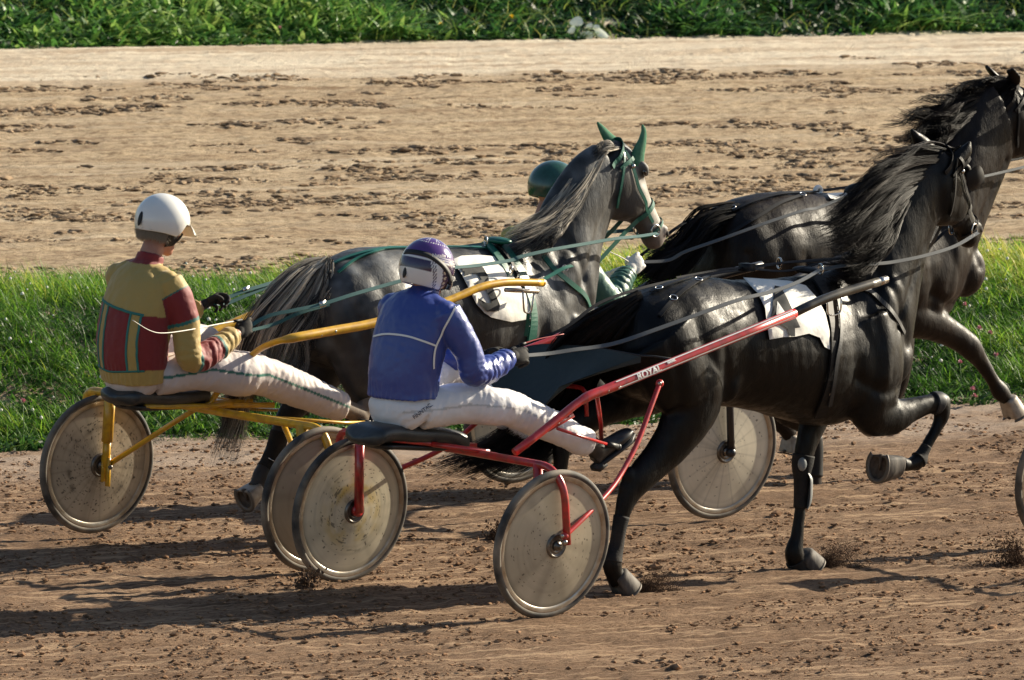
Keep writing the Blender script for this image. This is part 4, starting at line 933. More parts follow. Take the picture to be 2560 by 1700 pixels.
# ------------------------------------------------------------------ hair
def hair(name, rig, guides, n, mats, parent, r0=.008, r1=.045, rad=.0016, seed=1, K=12, clump=26, wave=.012, lenvar=.35):
    """guides: polylines [(x,y,w)] in the 2361 px view; strands run between neighbouring guides"""
    R_ = np.random.default_rng(seed); G = []
    for g in guides:
        p = catmull(pl(rig, g), 8); t = np.concatenate([[0], np.cumsum(np.linalg.norm(np.diff(p, axis=0), axis=1))]); t /= t[-1]
        G.append(np.stack([np.interp(np.linspace(0, 1, K), t, p[:, i]) for i in range(3)], -1))
    G = np.array(G); ng = len(G); nc = max(8, n//clump)
    cu = R_.uniform(0, ng-1-1e-6, nc); coff = R_.normal(0, 1, (nc, 3)); cph = R_.uniform(0, 6.28, (nc, 3)); cl = 1-lenvar*R_.uniform(0, 1, nc)**1.5
    ci = R_.integers(0, nc, n); u = np.clip(cu[ci]+R_.normal(0, .05, n), 0, ng-1-1e-6) if ng > 1 else np.zeros(n)
    i0 = np.minimum(u.astype(int), max(ng-2, 0)); f = (u-i0)[:, None, None] if ng > 1 else 0
    base = G[i0]*(1-f)+G[np.minimum(i0+1, ng-1)]*f
    s = np.linspace(0, 1, K); L_ = np.clip(cl[ci]*(1-.18*R_.uniform(0, 1, n)), .25, 1)
    # shorten by resampling
    idx = s[None]*L_[:, None]*(K-1); a = np.minimum(idx.astype(int), K-2); fr = (idx-a)[..., None]
    base = np.take_along_axis(base, a[..., None], 1)*(1-fr)+np.take_along_axis(base, (a+1)[..., None], 1)*fr
    spread = (r0+(r1-r0)*s**1.2)[None, :, None]
    own = R_.normal(0, 1, (n, 1, 3)); P = base+coff[ci][:, None]*spread*.85+own*spread*(.10+.20*s[None, :, None]**2)
    ph = cph[ci][:, None]+R_.normal(0, .35, (n, 1, 3)); P += wave*(s[None, :, None])*np.sin(s[None, :, None]*9+ph)
    T = np.gradient(P, axis=1); T = nrm(T); ref = nrm(np.array([.3, -1, .4])); X = nrm(np.cross(T, ref)); Y = np.cross(T, X)
    rr = rad*R_.uniform(.6, 1.5, n)[:, None, None]*(1-.75*s[None, :, None]**2)
    ring = np.stack([P+X*rr, P-X*rr*.5+Y*rr*.87, P-X*rr*.5-Y*rr*.87], 2)
    V = ring.reshape(-1, 3); base_i = (np.arange(n)*K*3)[:, None, None, None]+(np.arange(K-1)*3)[None, :, None, None]
    q = np.array([[j, (j+1) % 3, (j+1) % 3+3, j+3] for j in range(3)])[None, None]
    F = (base_i+q).reshape(-1, 4)
    o = mesh_obj(name, V, F, mats, parent, True)
    if len(mats) > 1:
        w = np.array([.45, .35, .2])[:len(mats)]; w /= w.sum(); m = R_.choice(len(mats), nc, p=w)[ci]
        m = np.where(R_.uniform(0, 1, n) < .25, R_.choice(len(mats), n, p=w), m)
        o.data.polygons.foreach_set('material_index', np.repeat(m, (K-1)*3).astype(np.int32))
    return o
def hmat(name, c, r=.48): return mat(name, c, r, spec=.15 if c[0] < .05 else .3)
H_black = [hmat('hair_black', (.004, .0036, .0036)), hmat('hair_dark', (.009, .0068, .006)), hmat('hair_brown', (.020, .013, .010))]
H_grey = [hmat('hair_grey', (.22, .195, .16), .5), hmat('hair_charcoal', (.045, .040, .036)), hmat('hair_cream', (.55, .48, .38), .5)]

hair('mane', RB, [[(2200, 352, 0), (2150, 338, .01), (2090, 352, .03), (2040, 375, .04), (1985, 410, .04)],
    [(2185, 362, .02), (2110, 365, .03), (2040, 395, .06), (1985, 440, .08), (1935, 500, .08)],
    [(2140, 385, .03), (2070, 400, .06), (2000, 440, .10), (1935, 500, .11), (1865, 530, .10)],
    [(2110, 420, .04), (2060, 440, .08), (2000, 490, .12), (1940, 540, .14), (1880, 560, .12)],
    [(2090, 460, .06), (2065, 500, .10), (2025, 550, .14), (1970, 590, .15), (1925, 585, .15)],
    [(2070, 510, .06), (2050, 550, .11), (2010, 600, .14), (1960, 630, .14), (1915, 620, .13)],
    [(2030, 560, .06), (2010, 600, .10), (1975, 632, .12), (1930, 640, .12), (1885, 622, .1)]], 5200, H_black, HB, .012, .034, .0014, 3, wave=.016, clump=40)
hair('forelock', RB, [[(2185, 358, .0), (2205, 356, .01), (2225, 368, .02), (2232, 385, .02)], [(2150, 352, .0), (2180, 348, .02), (2200, 354, .03), (2212, 368, .03)]], 260, H_black, HB, .010, .02, .0016, 4)
hair('tail', RB, [[(1470, 680, 0), (1410, 702, .0), (1340, 738, -.05), (1270, 800, -.25), (1210, 930, -.30), (1120, 1025, -.20), (950, 1092, -.10)],
    [(1470, 695, .03), (1420, 730, .02), (1370, 780, -.08), (1310, 870, -.28), (1240, 990, -.30), (1160, 1045, -.20), (1030, 1100, -.10)],
    [(1465, 712, .05), (1430, 750, .04), (1390, 815, -.08), (1340, 910, -.28), (1285, 1000, -.25), (1225, 1050, -.15), (1130, 1095, -.1)]], 2800, H_black, HB, .016, .032, .0018, 5)
hair('mane', RA, [[(1392, 332, 0), (1352, 374, .01), (1302, 434, .03), (1242, 498, .04), (1178, 548, .05)],
    [(1392, 348, .02), (1362, 400, .05), (1306, 470, .08), (1236, 520, .09), (1162, 552, .08)],
    [(1384, 370, .05), (1350, 432, .08), (1300, 494, .11), (1236, 540, .12), (1175, 572, .10)],
    [(1372, 400, .06), (1338, 465, .10), (1288, 518, .125), (1240, 556, .13), (1195, 584, .12)],
    [(1345, 455, .08), (1310, 502, .12), (1268, 540, .14), (1242, 566, .14), (1222, 588, .13)],
    [(1310, 505, .10), (1285, 530, .13), (1262, 556, .145), (1246, 576, .14), (1234, 590, .14)]], 4200, H_grey, HA, .008, .022, .0015, 6, clump=18)
hair('forelock', RA, [[(1412, 338, 0), (1395, 326, .0), (1378, 338, .01), (1370, 365, .02)], [(1425, 338, .03), (1400, 342, .05), (1380, 352, .06), (1366, 380, .06)]], 500, H_grey, HA, .012, .022, .0015, 7)
hair('tail', RA, [[(748, 600, 0), (700, 608, 0), (645, 655, 0), (598, 712, 0), (562, 790, 0), (548, 880, 0), (532, 970, 0), (495, 1060, 0)],
    [(750, 603, .02), (712, 628, .03), (668, 690, .03), (620, 748, .03), (588, 815, .03), (562, 900, .02), (545, 985, 0), (512, 1060, 0)],
    [(753, 606, .04), (738, 650, .05), (705, 715, .05), (668, 765, .05), (650, 808, .05), (636, 832, .05), (640, 852, .05), (655, 862, .05)],
    [(755, 610, .05), (750, 645, .06), (735, 690, .06), (700, 745, .06), (680, 785, .06), (690, 812, .06), (680, 850, .06), (640, 870, .06)],
    [(758, 612, .05), (757, 640, .07), (752, 672, .08), (748, 700, .08)]], 5200, H_grey, HA, .014, .034, .0016, 8, clump=20)
hair('mane', RCh, [[(2330, 190, 0), (2285, 190, 0), (2250, 205, .0), (2235, 185, .0)], [(2290, 205, .02), (2215, 228, .03), (2150, 246, .03), (2085, 252, .03)],
    [(2270, 225, .03), (2190, 255, .05), (2120, 280, .05), (2075, 284, .04)], [(2250, 250, .04), (2180, 285, .06), (2120, 320, .06), (2085, 345, .05)],
    [(2230, 280, .06), (2170, 320, .08), (2110, 360, .08), (2070, 390, .06)], [(2180, 330, .06), (2120, 370, .09), (2060, 410, .09), (2020, 440, .06)]], 3000, H_black, HC, .012, .034, .0018, 9, clump=34, wave=.03)
hair('forelock', RCh, [[(2330, 186, 0), (2300, 178, .01), (2270, 190, .02), (2248, 178, .02)], [(2335, 190, .03), (2345, 205, .05), (2335, 235, .06)]], 500, H_black, HC, .014, .03, .0017, 10)
hair('tail', RCh, [[(1700, 488, 0), (1650, 492, 0), (1612, 512, 0), (1598, 545, 0), (1560, 580, .0), (1490, 615, .0), (1450, 650, 0)],
    [(1705, 500, .04), (1660, 512, .05), (1625, 530, .05), (1605, 560, .05), (1570, 600, .04), (1520, 640, .03), (1480, 680, 0)]], 2600, H_black, HC, .028, .04, .0018, 12)

# ------------------------------------------------------------------ harness
def cast(bv, x, y, off=.004):
    d = Vector(ray(x*DS, y*DS)).normalized(); h = bv.ray_cast(Vector(CAM), d)
    if h[0] is None: return None, None
    n = np.array(h[1]); n = n if n@np.array(d) < 0 else -n
    return np.array(h[0])+n*off, n
def ribbon(m, P, Nn, w, thick=.004, mi=0):
    P = np.asarray(P, float); Nn = nrm(np.asarray(Nn, float)); T = nrm(np.gradient(P, axis=0)); B = nrm(np.cross(T, Nn)); w = np.broadcast_to(np.asarray(w, float), (len(P),))[:, None]
    G = np.stack([P-B*w/2-Nn*thick, P-B*w/2+Nn*thick*.5, P+B*w/2+Nn*thick*.5, P+B*w/2-Nn*thick], 1)
    m.grid(G, mi, close_v=True, cap=True)
def strap(name, bv, pts, w, material, parent, off=.005, thick=.004, n=40):
    """strap lying on the animal's skin along a path seen in the photo"""
    q = catmull(np.array(pts, float), max(4, n//len(pts))); P, Nn = [], []
    for x, y in q:
        p, nn = cast(bv, x, y, off)
        if p is not None: P.append(p); Nn.append(nn)
    if len(P) < 3: return None
    P, Nn = np.array(P), np.array(Nn)
    for _ in range(3):
        P[1:-1] = (P[:-2]+2*P[1:-1]+P[2:])/4; Nn[1:-1] = (Nn[:-2]+2*Nn[1:-1]+Nn[2:])/4
    P = P+nrm(Nn)*.002; m = MB(); ribbon(m, P, Nn, w, thick); return m.build(name, material, parent, smooth=False)
def free_strap(name, rig, pts, w, material, parent, k=8, nvec=None, thick=.0022, head=None, tail=None):
    P = pl(rig, pts)
    if head is not None: P = np.vstack([head, P])
    if tail is not None: P = np.vstack([P, tail])
    P = catmull(P, k); nv = nrm(CAM-P) if nvec is None else np.broadcast_to(nvec, P.shape); nv = nrm(nv*.8+np.array([0, 0, .6])); m = MB(); ribbon(m, P, nv, w, thick); return m.build(name, material, parent, smooth=False)
def torus(m, c, n, R, r, k=20, q=8):
    n = nrm(n); e = nrm(np.cross(n, [0.1, .2, 1])); f = np.cross(n, e); a = np.linspace(0, 2*math.pi, k, endpoint=False); b = np.linspace(0, 2*math.pi, q, endpoint=False)
    G = np.array([[c+(R+r*math.cos(y))*(math.cos(x)*e+math.sin(x)*f)+r*math.sin(y)*n for y in b] for x in a]); m.grid(G, close_u=True, close_v=True)
def buckle(parent, bv, x, y, s=.022, material=None):
    p, n = cast(bv, x, y, .012)
    if p is None: return
    m = MB(); torus(m, p, n, s*.6, .003, 14, 6); m.build('buckle', material or M_steel, parent)
def decal(name, bv, poly, off, material, parent, step=7, thick=0, bulge=None):
    """patch with the outline poly (2361 px view) laid on a surface"""
    P = [Vector(p) for p in poly]; xs = [p[0] for p in poly]; ys = [p[1] for p in poly]; pts = list(P); n = len(P)
    from mathutils.geometry import intersect_point_quad_2d
    def inside(x, y):
        c = False; j = n-1
        for i in range(n):
            if (ys[i] > y) != (ys[j] > y) and x < (xs[j]-xs[i])*(y-ys[i])/(ys[j]-ys[i])+xs[i]: c = not c
            j = i
        return c
    for x in np.arange(min(xs), max(xs), step):
        for y in np.arange(min(ys), max(ys), step):
            if inside(x, y): pts.append(Vector((x, y)))
    edges = [(i, (i+1) % n) for i in range(n)]
    V2, _, F2, _, _, _ = delaunay_2d_cdt(pts, edges, [], 1, 1e-4)
    V, ok = [], []
    for v in V2:
        p, nn = cast(bv, v[0], v[1], off); ok.append(p is not None)
        V.append(p+(nn*bulge(v[0], v[1]) if bulge else 0) if p is not None else np.zeros(3))
    F2 = [f for f in F2 if all(ok[i] for i in f)]
    us = sorted({i for f in F2 for i in f}); mp2 = {a_: b_ for b_, a_ in enumerate(us)}; V = np.array(V)[us]; F2 = [[mp2[i] for i in f] for f in F2]
    m = MB(); m.add(V, F2)
    return m.build(name, material, parent), (V, F2)
M_leatherB = mat('black_harness', (.008, .008, .009), .55, spec=.25)
M_leatherBg = mat('worn_harness', (.030, .031, .033), .5, spec=.3)
M_green = mat('green_harness', (.010, .105, .075), .40, spec=.4)
M_greenear = mat('green_knit', (.105, .235, .150), .9, spec=.1, bump=(180, .5, .003, (1, 1, 1)), noise=(30, (.03, .13, .07), .6, (1, 1, 1)))
M_cloth = mat('number_cloth', (.80, .78, .73), .55, spec=.25, noise=(5, (.68, .66, .60), .8, (1, 1, 1)), bump=(9, .35, .02, (1, 1, 1)))
M_digit = mat('number_print', (.030, .032, .034), .8, spec=.12, noise=(8, (.13, .13, .125), .5, (1, 1, 1)), bump=(10, .3, .008, (1, 1, 1)))
M_wrap = mat('black_wrap', (.012, .012, .013), .75, spec=.2, noise=(12, (.05, .04, .032), .5, (1, 1, 1)), bump=(60, .5, .004, (1, 1, 3)))
M_greyboot = mat('grey_boot', (.20, .22, .23), .5, spec=.4, noise=(16, (.34, .35, .34), .7, (1, 1, 1)))
M_rein = mat('grey_rein', (.085, .09, .092), .5, spec=.4)
M_reing = mat('green_rein', (.035, .10, .095), .5, spec=.35)

# -- black horse: cloth, pad, straps
def cloth_relief(x, y): return .004+.003*math.sin(x*.11+y*.05)+.002*math.sin(x*.05-y*.13)
polyB = [(1712, 648), (1740, 647), (1775, 651), (1815, 652), (1855, 662), (1880, 690), (1898, 725), (1907, 765), (1910, 806), (1897, 800), (1885, 780), (1862, 770), (1830, 777), (1800, 778), (1770, 783), (1765, 752), (1760, 715), (1745, 680)]
clB, (cV, cF) = decal('number_cloth', bvB, polyB, .010, M_cloth, HB, 8, bulge=cloth_relief)
bvcB = bvh_of(cV, cF)
for nm, poly in (('number', [(1784, 661), (1799, 664), (1812, 688), (1823, 712), (1833, 735), (1843, 756), (1831, 758), (1836, 777), (1817, 778), (1813, 758), (1796, 748), (1776, 733), (1780, 700)]),):
    decal(nm, bvcB, poly, .008, M_digit, clB, 5)
decal('number_gap', bvcB, [(1790, 698), (1806, 722), (1810, 740), (1787, 727)], .012, M_cloth, clB, 5)
strap('girth', bvB, [(1858, 616), (1885, 650), (1905, 690), (1917, 740), (1922, 790), (1918, 850), (1905, 910), (1888, 958)], .062, M_leatherB, HB, .012, .008)
strap('girth_strap', bvB, [(1925, 690), (1932, 740), (1930, 790), (1922, 830), (1916, 880), (1908, 930)], .022, M_leatherBg, HB, .022, .004)
strap('breast_collar', bvB, [(1960, 668), (1995, 668), (2030, 694), (2060, 728), (2082, 768)], .024, M_leatherBg, HB, .008, .005)
strap('back_strap', bvB, [(1850, 634), (1780, 628), (1700, 625), (1630, 632), (1560, 652), (1500, 676)], .022, M_leatherB, HB, .008)
strap('hip_strap', bvB, [(1650, 634), (1600, 655), (1555, 690), (1520, 730)], .020, M_leatherB, HB, .007)
for x, y in ((1610, 648), (1700, 632), (1520, 668), (1552, 690)): buckle(HB, bvB, x, y, .03)
for x, y in ((1926, 712), (1928, 786), (1920, 852), (1914, 905)): buckle(HB, bvB, x, y, .026)
def pad(rig, bv, parent, x, y, material):
    for k in range(30):
        p, n = cast(bv, x, y+k*3, .02)
        if p is not None: break
    m = MB(); m.ball(p+np.array([0, 0, .012]), (.050, .085, .018), np.array([rig.h, rig.l, rig.k]), 18, 10); return m.build('harness_pad', material, parent), p
padB, pB = pad(RB, bvB, HB, 1858, 622, M_leatherB)
m = MB(); torus(m, RB.P(1892*DS, 621*DS, .12), RB.h+RB.l*.3, .026, .0045); m.build('terret_ring', M_steel, HB)
m = MB(); torus(m, RB.P(1797*DS, 607*DS, -.10), RB.h+RB.l*.3, .026, .0045); m.build('terret_ring', M_steel, HB)
m = MB(); m.box(RB.P(1722*DS, 616*DS, 0), RB.h*.028, RB.l*.03, np.array([0, 0, .018])); m.build('strap_keeper', M_leatherB, HB)
for pts in ([(1560, 640, .0), (1660, 622, .0), (1720, 616, 0), (1800, 606, 0), (1900, 600, 0), (1990, 590, 0)], [(1722, 618, .02), (1800, 625, .03), (1850, 618, .03), (1890, 606, .02)], [(1860, 608, 0), (1950, 608, 0), (2010, 596, 0)]):
    free_strap('check_rein', RB, pts, .012, M_leatherB, HB)
# trace and shaft tug hanging below the shaft
m = MB(); a = pl(RB, [(1905, 690, .36), (1935, 672, .38), (1965, 663, .39), (1985, 655, .39)]); m.tube(catmull(a, 4), .007, 8); m.build('trace_chain', M_steel, HB)
free_strap('shaft_tug', RB, [(1922, 668, .40), (1926, 705, .36), (1930, 745, .33), (1926, 785, .32)], .020, M_leatherBg, HB)
m = MB(); m.tube(bend(pl(RB, [(1908, 680, .36), (1908, 725, .345), (1924, 728, .345), (1938, 720, .345), (1940, 685, .36)]), .02), .0045, 8); m.build('shaft_clip', M_steel, HB)
# bridle
O, d, nf, lat = headB; scB = 1.0
def hp(fr, s, q, w): O, d, nf, lat = fr; return O+d*s+nf*q+lat*w
def head_band(fr, s0, s1, w, name, material, parent, bv, a0=-1.9, a1=1.9, width=.02, off=.010, c=-.07):
    """band round the head: a=0 front, positive near side; s from s0 (front) to s1 (sides)"""
    O, d, nf, lat = fr; P, Nn = [], []
    for a in np.linspace(a0, a1, 26):
        dv = nrm(nf*math.cos(a)+lat*math.sin(a)); s = s0+(s1-s0)*min(1, (abs(a)/1.5)); o = O+d*s+nf*c
        h = bv.ray_cast(Vector(o+dv*.5), Vector(-dv), .5)
        if h[0] is None: continue
        P.append(np.array(h[0])+dv*off); Nn.append(dv)
    if len(P) < 4: return
    P = np.array(P); P[1:-1] = (P[:-2]+2*P[1:-1]+P[2:])/4; m = MB(); ribbon(m, P, np.array(Nn), width, .003); return m.build(name, material, parent, smooth=False)
def cheek(fr, pts, side, name, material, parent, bv, width=.018, off=.009):
    O, d, nf, lat = fr; P, Nn = [], []; pts = catmull(np.array(pts), 8)
    for s, q in pts:
        o = O+d*s+nf*q+lat*side*.4; h = bv.ray_cast(Vector(o), Vector(-lat*side), .6)
        if h[0] is None: continue
        P.append(np.array(h[0])+lat*side*off); Nn.append(lat*side)
    if len(P) < 4: return
    m = MB(); ribbon(m, P, Nn, width, .003); return m.build(name, material, parent, smooth=False)
def bridle(fr, bv, parent, material, blinkers=False, ring=M_steel):
    for sd_ in (1, -1):
        cheek(fr, [(.02, -.01), (.10, -.03), (.22, -.06), (.34, -.055), (.45, -.045)], sd_, 'cheek_strap', material, parent, bv)
        cheek(fr, [(.02, -.02), (.08, -.10), (.16, -.18), (.22, -.22)], sd_, 'throat_latch', material, parent, bv, .014)
        p = hp(fr, .495, -.055, sd_*.062); m = MB(); torus(m, p, fr[3], .030, .0045); m.build('bit_ring', ring, parent)
        st = hp(fr, .10, -.03, sd_*.3); hh = bv.ray_cast(Vector(st), Vector(-fr[3]*sd_), .4)
        if hh[0] is not None: m = MB(); m.ball(np.array(hh[0])+fr[3]*sd_*.010, .012, n=12, m=8); m.build('rosette', ring, parent)
        if blinkers:
            c = hp(fr, .175, .0, sd_*.125); m = MB(); G = []
            for t in np.linspace(-1, 1, 9):
                row = []
                for v in np.linspace(-1, 1, 9):
                    e = math.sqrt(max(0, 1-.75*t*t)); row.append(c+fr[1]*t*.062+fr[2]*v*.055*e+fr[3]*sd_*(.030*(v*.6+.4)+.02*(1-t*t)*(1-v*v)))
                G.append(row)
            G = np.array(G); m.grid(G); m.grid((G+fr[3]*sd_*.006)[:, ::-1]); m.build('blinker', M_leatherB, parent)
    head_band(fr, .10, .06, 0, 'brow_band', material, parent, bv, width=.022)
    head_band(fr, .02-.03, .02, 0, 'crown_strap', material, parent, bv, -2.2, 2.2, width=.026, off=.014)
    head_band(fr, .38, .38, 0, 'nose_band', material, parent, bv, -3.0, 3.0, width=.024, c=-.04)
    head_band(fr, .50, .50, 0, 'chin_strap', material, parent, bv, -3.0, 3.0, width=.014, c=-.03)
bridle(headB, bvB, HB, M_leatherB, True)
bridle(headA, bvA, HA, M_green)
bridle(headC, bvC, HC, M_leatherB, True)
# green ear covers and poll cap of the grey horse
for ep in ([(1432, 346, -.05, 20), (1418, 336, -.05, 21), (1404, 320, -.05, 16), (1391, 302, -.05, 11), (1380, 286, -.05, 5), (1377, 281, -.05, 1)],
           [(1468, 392, .05, 17), (1468, 374, .05, 22), (1472, 352, .055, 20), (1480, 328, .06, 14), (1484, 306, .06, 9), (1482, 292, .06, 5), (1480, 287, .06, 1)]):
    m = MB(); m.grid(ear_px(RA, ep), close_v=True, cap=True); m.build('ear_cover', M_greenear, HA)
# -- grey horse: cloth with 3, saddle, collar
polyA = [(1040, 602), (1060, 596), (1100, 592), (1140, 594), (1160, 612), (1180, 640), (1200, 670), (1222, 700), (1226, 735), (1200, 738), (1175, 742), (1155, 738), (1130, 732), (1112, 722), (1095, 702), (1078, 670), (1060, 635)]
clA, (aV, aF) = decal('number_cloth', bvA, polyA, .010, M_cloth, HA, 8, bulge=cloth_relief)
bvcA = bvh_of(aV, aF)
decal('number', bvcA, [(1054, 619), (1098, 612), (1112, 618), (1124, 640), (1126, 652), (1134, 664), (1150, 704), (1148, 718), (1120, 718), (1097, 702), (1100, 688), (1118, 699), (1131, 700), (1119, 669), (1102, 665), (1097, 650), (1108, 646), (1099, 633), (1088, 631), (1062, 640)], .008, M_digit, clA, 5)
strap('girth', bvA, [(1150, 562), (1180, 600), (1204, 640), (1220, 690), (1226, 730), (1222, 780), (1210, 820)], .060, M_green, HA, .012, .008)
strap('saddle_strap', bvA, [(1120, 566), (1148, 600), (1172, 640)], .045, M_green, HA, .016, .006)
strap('saddle_strap', bvA, [(1136, 562), (1166, 600), (1188, 640)], .020, M_leatherB, HA, .022, .006)
strap('breast_collar', bvA, [(1252, 590), (1275, 620), (1310, 650), (1345, 680), (1358, 712)], .026, M_green, HA, .008, .005)
strap('back_strap', bvA, [(1120, 574), (1040, 572), (960, 574), (900, 574), (850, 582), (800, 596), (765, 612)], .022, M_green, HA, .008)
strap('hip_strap', bvA, [(900, 572), (860, 584), (820, 600), (780, 630)], .014, M_green, HA, .007)
padA, pA = pad(RA, bvA, HA, 1146, 568, M_green)
for x, y, w in ((1178, 622, .16), (1196, 646, .20), (1120, 556, -.05)):
    m = MB(); torus(m, RA.P(x*DS, y*DS, w+.10), RA.h+RA.l*.5, .024, .004); m.build('terret_ring', M_steel, HA)
free_strap('neck_strap', RA, [(1255, 643, .40), (1275, 632, .38), (1300, 618, .36), (1320, 612, .34)], .020, M_green, HA)
m = MB(); m.tube(bend(pl(RA, [(1205, 668, .38), (1208, 720, .36), (1224, 722, .36), (1232, 672, .38)]), .02), .0055, 8); m.tube(pl(RA, [(1165, 668, .36), (1240, 672, .38)]), .012, 10); m.build('shaft_clip', M_steel, HA)
free_strap('shaft_tug', RA, [(1218, 722, .34), (1216, 750, .33), (1212, 775, .32)], .018, M_green, HA)
for x, y in ((1300, 620), (1215, 745)): buckle(HA, bvA, x, y, .026)
# -- dark brown horse: straps on the croup, white cloth and bead
strap('back_strap', bvC, [(1940, 440), (1860, 446), (1800, 450), (1740, 466), (1690, 488)], .022, M_leatherB, HC, .008)
strap('hip_strap', bvC, [(1850, 452), (1800, 470), (1750, 500), (1700, 530), (1668, 555)], .018, M_leatherB, HC, .008)
pC_, _ = decal('number_cloth', bvC, [(1905, 452), (1960, 444), (1975, 452), (1930, 466), (1912, 462)], .014, M_cloth, HC, 6)
for x, y in ((1690, 482), (1850, 452)): buckle(HC, bvC, x, y, .028)
m = MB(); torus(m, RCh.P(1886*DS, 440*DS, .0), RCh.l, .020, .012, 18, 10); m.build('terret_ring', M_white, HC)
m = MB(); m.ball(RCh.P(1985*DS, 443*DS, .0), (.10, .08, .05), np.array([RCh.h, RCh.l, RCh.k])); m.build('harness_pad', M_leatherB, HC)
strap('girth', bvC, [(1985, 445), (2010, 500), (2020, 560)], .05, M_leatherB, HC, .012)
# boots on the legs
def boot(parent, rig, L, t0, t1, extra, name, material):
    """sleeve round a leg between two places of its joint chain"""
    P = catmull(L['q'], 6); n = len(P); i0, i1 = int(t0*(n-1)), max(int(t0*(n-1))+2, int(t1*(n-1))); S_ = P[i0:i1+1].copy(); S_[:, 3:] += extra
    m = MB(); G = limb_shell(rig, S_, 2); m.grid(G, close_v=True, cap=True); return m.build(name, material, parent)
boot(HB, RB, legsB[0], .62, .82, .004, 'shin_boot', M_wrap)
b_ = boot(HB, RB, legsB[3], .36, .60, .005, 'shin_boot', M_wrap)
m = MB(); c0, c1 = RB.P(2014, 1180, -.10), RB.P(2012, 1272, -.10)
G = []
for t in np.linspace(0, 1, 12):
    w_ = .042*math.sin(min(1, (t+.08)/.3)*math.pi/2)*math.sqrt(max(.05, 1-(max(0, t-.55)/.5)**2)); a = np.linspace(-1.7, 1.7, 12)
    G.append((c0*(1-t)+c1*t)+np.array([[0, 0, 0]])+RB.h*(np.cos(a)*w_*.75)[:, None]+RB.l*(np.sin(a)*w_)[:, None])
G = np.array(G); cen = G.mean(1, keepdims=True); Gi = cen+(G-cen)*.86
m.grid(G); m.grid(Gi[:, ::-1]); m.build('shin_guard', M_greyboot, HB)
m = MB(); m.ball(RB.P(2006, 1160, -.09), (.026, .02, .036), np.array([RB.h, RB.l, RB.k])); m.build('knee_pad', M_greyboot, HB)
boot(HB, RB, legsB[3], .86, 1.0, .008, 'bell_boot', M_wrap)
boot(HB, RB, legsB[2], .455, .50, .007, 'knee_strap', M_leatherBg)
boot(HB, RB, legsB[2], .76, .86, .004, 'fetlock_boot', M_wrap)
boot(HA, RA, legsA[0], .52, .76, .005, 'shin_boot', M_wrap)
boot(HA, RA, legsA[2], .50, .80, .007, 'shin_boot', M_leatherB)
m = MB(); p_ = RA.P(685, 1150, -.13); torus(m, p_, nrm(np.array([.45, 0, .9])), .040, .0035, 24, 6); m.build('ankle_chain', M_steel, HA)
boot(HC, RCh, legsC[0], .60, .80, .006, 'shin_boot', M_leatherB)
# ------------------------------------------------------------------ drivers
M_skin = mat('skin', (.42, .22, .15), .55, spec=.35, noise=(30, (.36, .16, .11), .6, (1, 1, 1)))
M_blue = mat('blue_nylon', (.05, .06, .30), .38, spec=.5, attr='col', bump=(42, .25, .004, (1, 1, 1)))
M_silks = mat('silks', (.4, .3, .1), .62, spec=.3, attr='col', bump=(260, .25, .002, (1, 1, 1)), sheen=.2)
M_greenjk = mat('green_nylon', (.05, .14, .11), .45, spec=.45, attr='col', bump=(30, .4, .006, (1, 1, 1)))
M_trous = mat('white_trousers', (.62, .60, .60), .45, spec=.4, attr='col', bump=(38, .35, .005, (1, 1, 1)))
M_trousA = mat('dusty_trousers', (.55, .49, .46), .6, spec=.3, attr='col', bump=(38, .35, .005, (1, 1, 1)))
M_bootb = mat('black_boot', (.016, .016, .018), .4, spec=.5, noise=(20, (.06, .055, .05), .5, (1, 1, 1)))
M_bootbr = mat('brown_boot', (.13, .095, .07), .75, noise=(22, (.24, .19, .14), .7, (1, 1, 1)))
M_glove = mat('black_glove', (.012, .012, .013), .75, spec=.2, noise=(40, (.06, .052, .04), .45, (1, 1, 1)))
M_glovew = mat('white_glove', (.66, .63, .58), .6, bump=(60, .4, .004, (1, 1, 1)))
M_helmW = mat('white_helmet', (.80, .79, .75), .22, spec=.5, coat=.5, noise=(3, (.72, .70, .64), .5, (1, 1, 1)))
M_helmP = mat('painted_helmet', (.1, .03, .2), .18, spec=.5, coat=.6, attr='col')
M_helmG = mat('green_helmet', (.010, .055, .036), .25, spec=.5, coat=.5, noise=(20, (.02, .10, .07), .6, (1, 1, 1)))
M_strapk = mat('black_webbing', (.012, .012, .013), .6)

def shells_to(shells):
    vs, fs, n = [], [], 0
    for G in shells:
        G = np.asarray(G); a, b = G.shape[:2]; vs.append(G.reshape(-1, 3))
        for i in range(a-1):
            for j in range(b): fs.append((n+i*b+j, n+i*b+(j+1) % b, n+(i+1)*b+(j+1) % b, n+(i+1)*b+j))
        fs.append(tuple(n+j for j in range(b))[::-1]); fs.append(tuple(n+(a-1)*b+j for j in range(b))); n += a*b
    return np.concatenate(vs), fs
def ell(p, rad, A): m = MB(); m.ball(p, rad, A, 20, 13); return m.v[0].reshape(13, 20, 3)
def seg_param(Q, chain):
    """nearest point on a polyline: returns (param 0..n-1, distance)"""
    chain = np.asarray(chain, float); best = np.full(len(Q), 9.0); par = np.zeros(len(Q))
    for i in range(len(chain)-1):
        a, b = chain[i], chain[i+1]; ab = b-a; t = np.clip(((Q-a)@ab)/(ab@ab), 0, 1); d = np.linalg.norm(Q-(a+t[:, None]*ab), axis=1)
        m = d < best; best[m] = d[m]; par[m] = i+t[m]
    return par, best
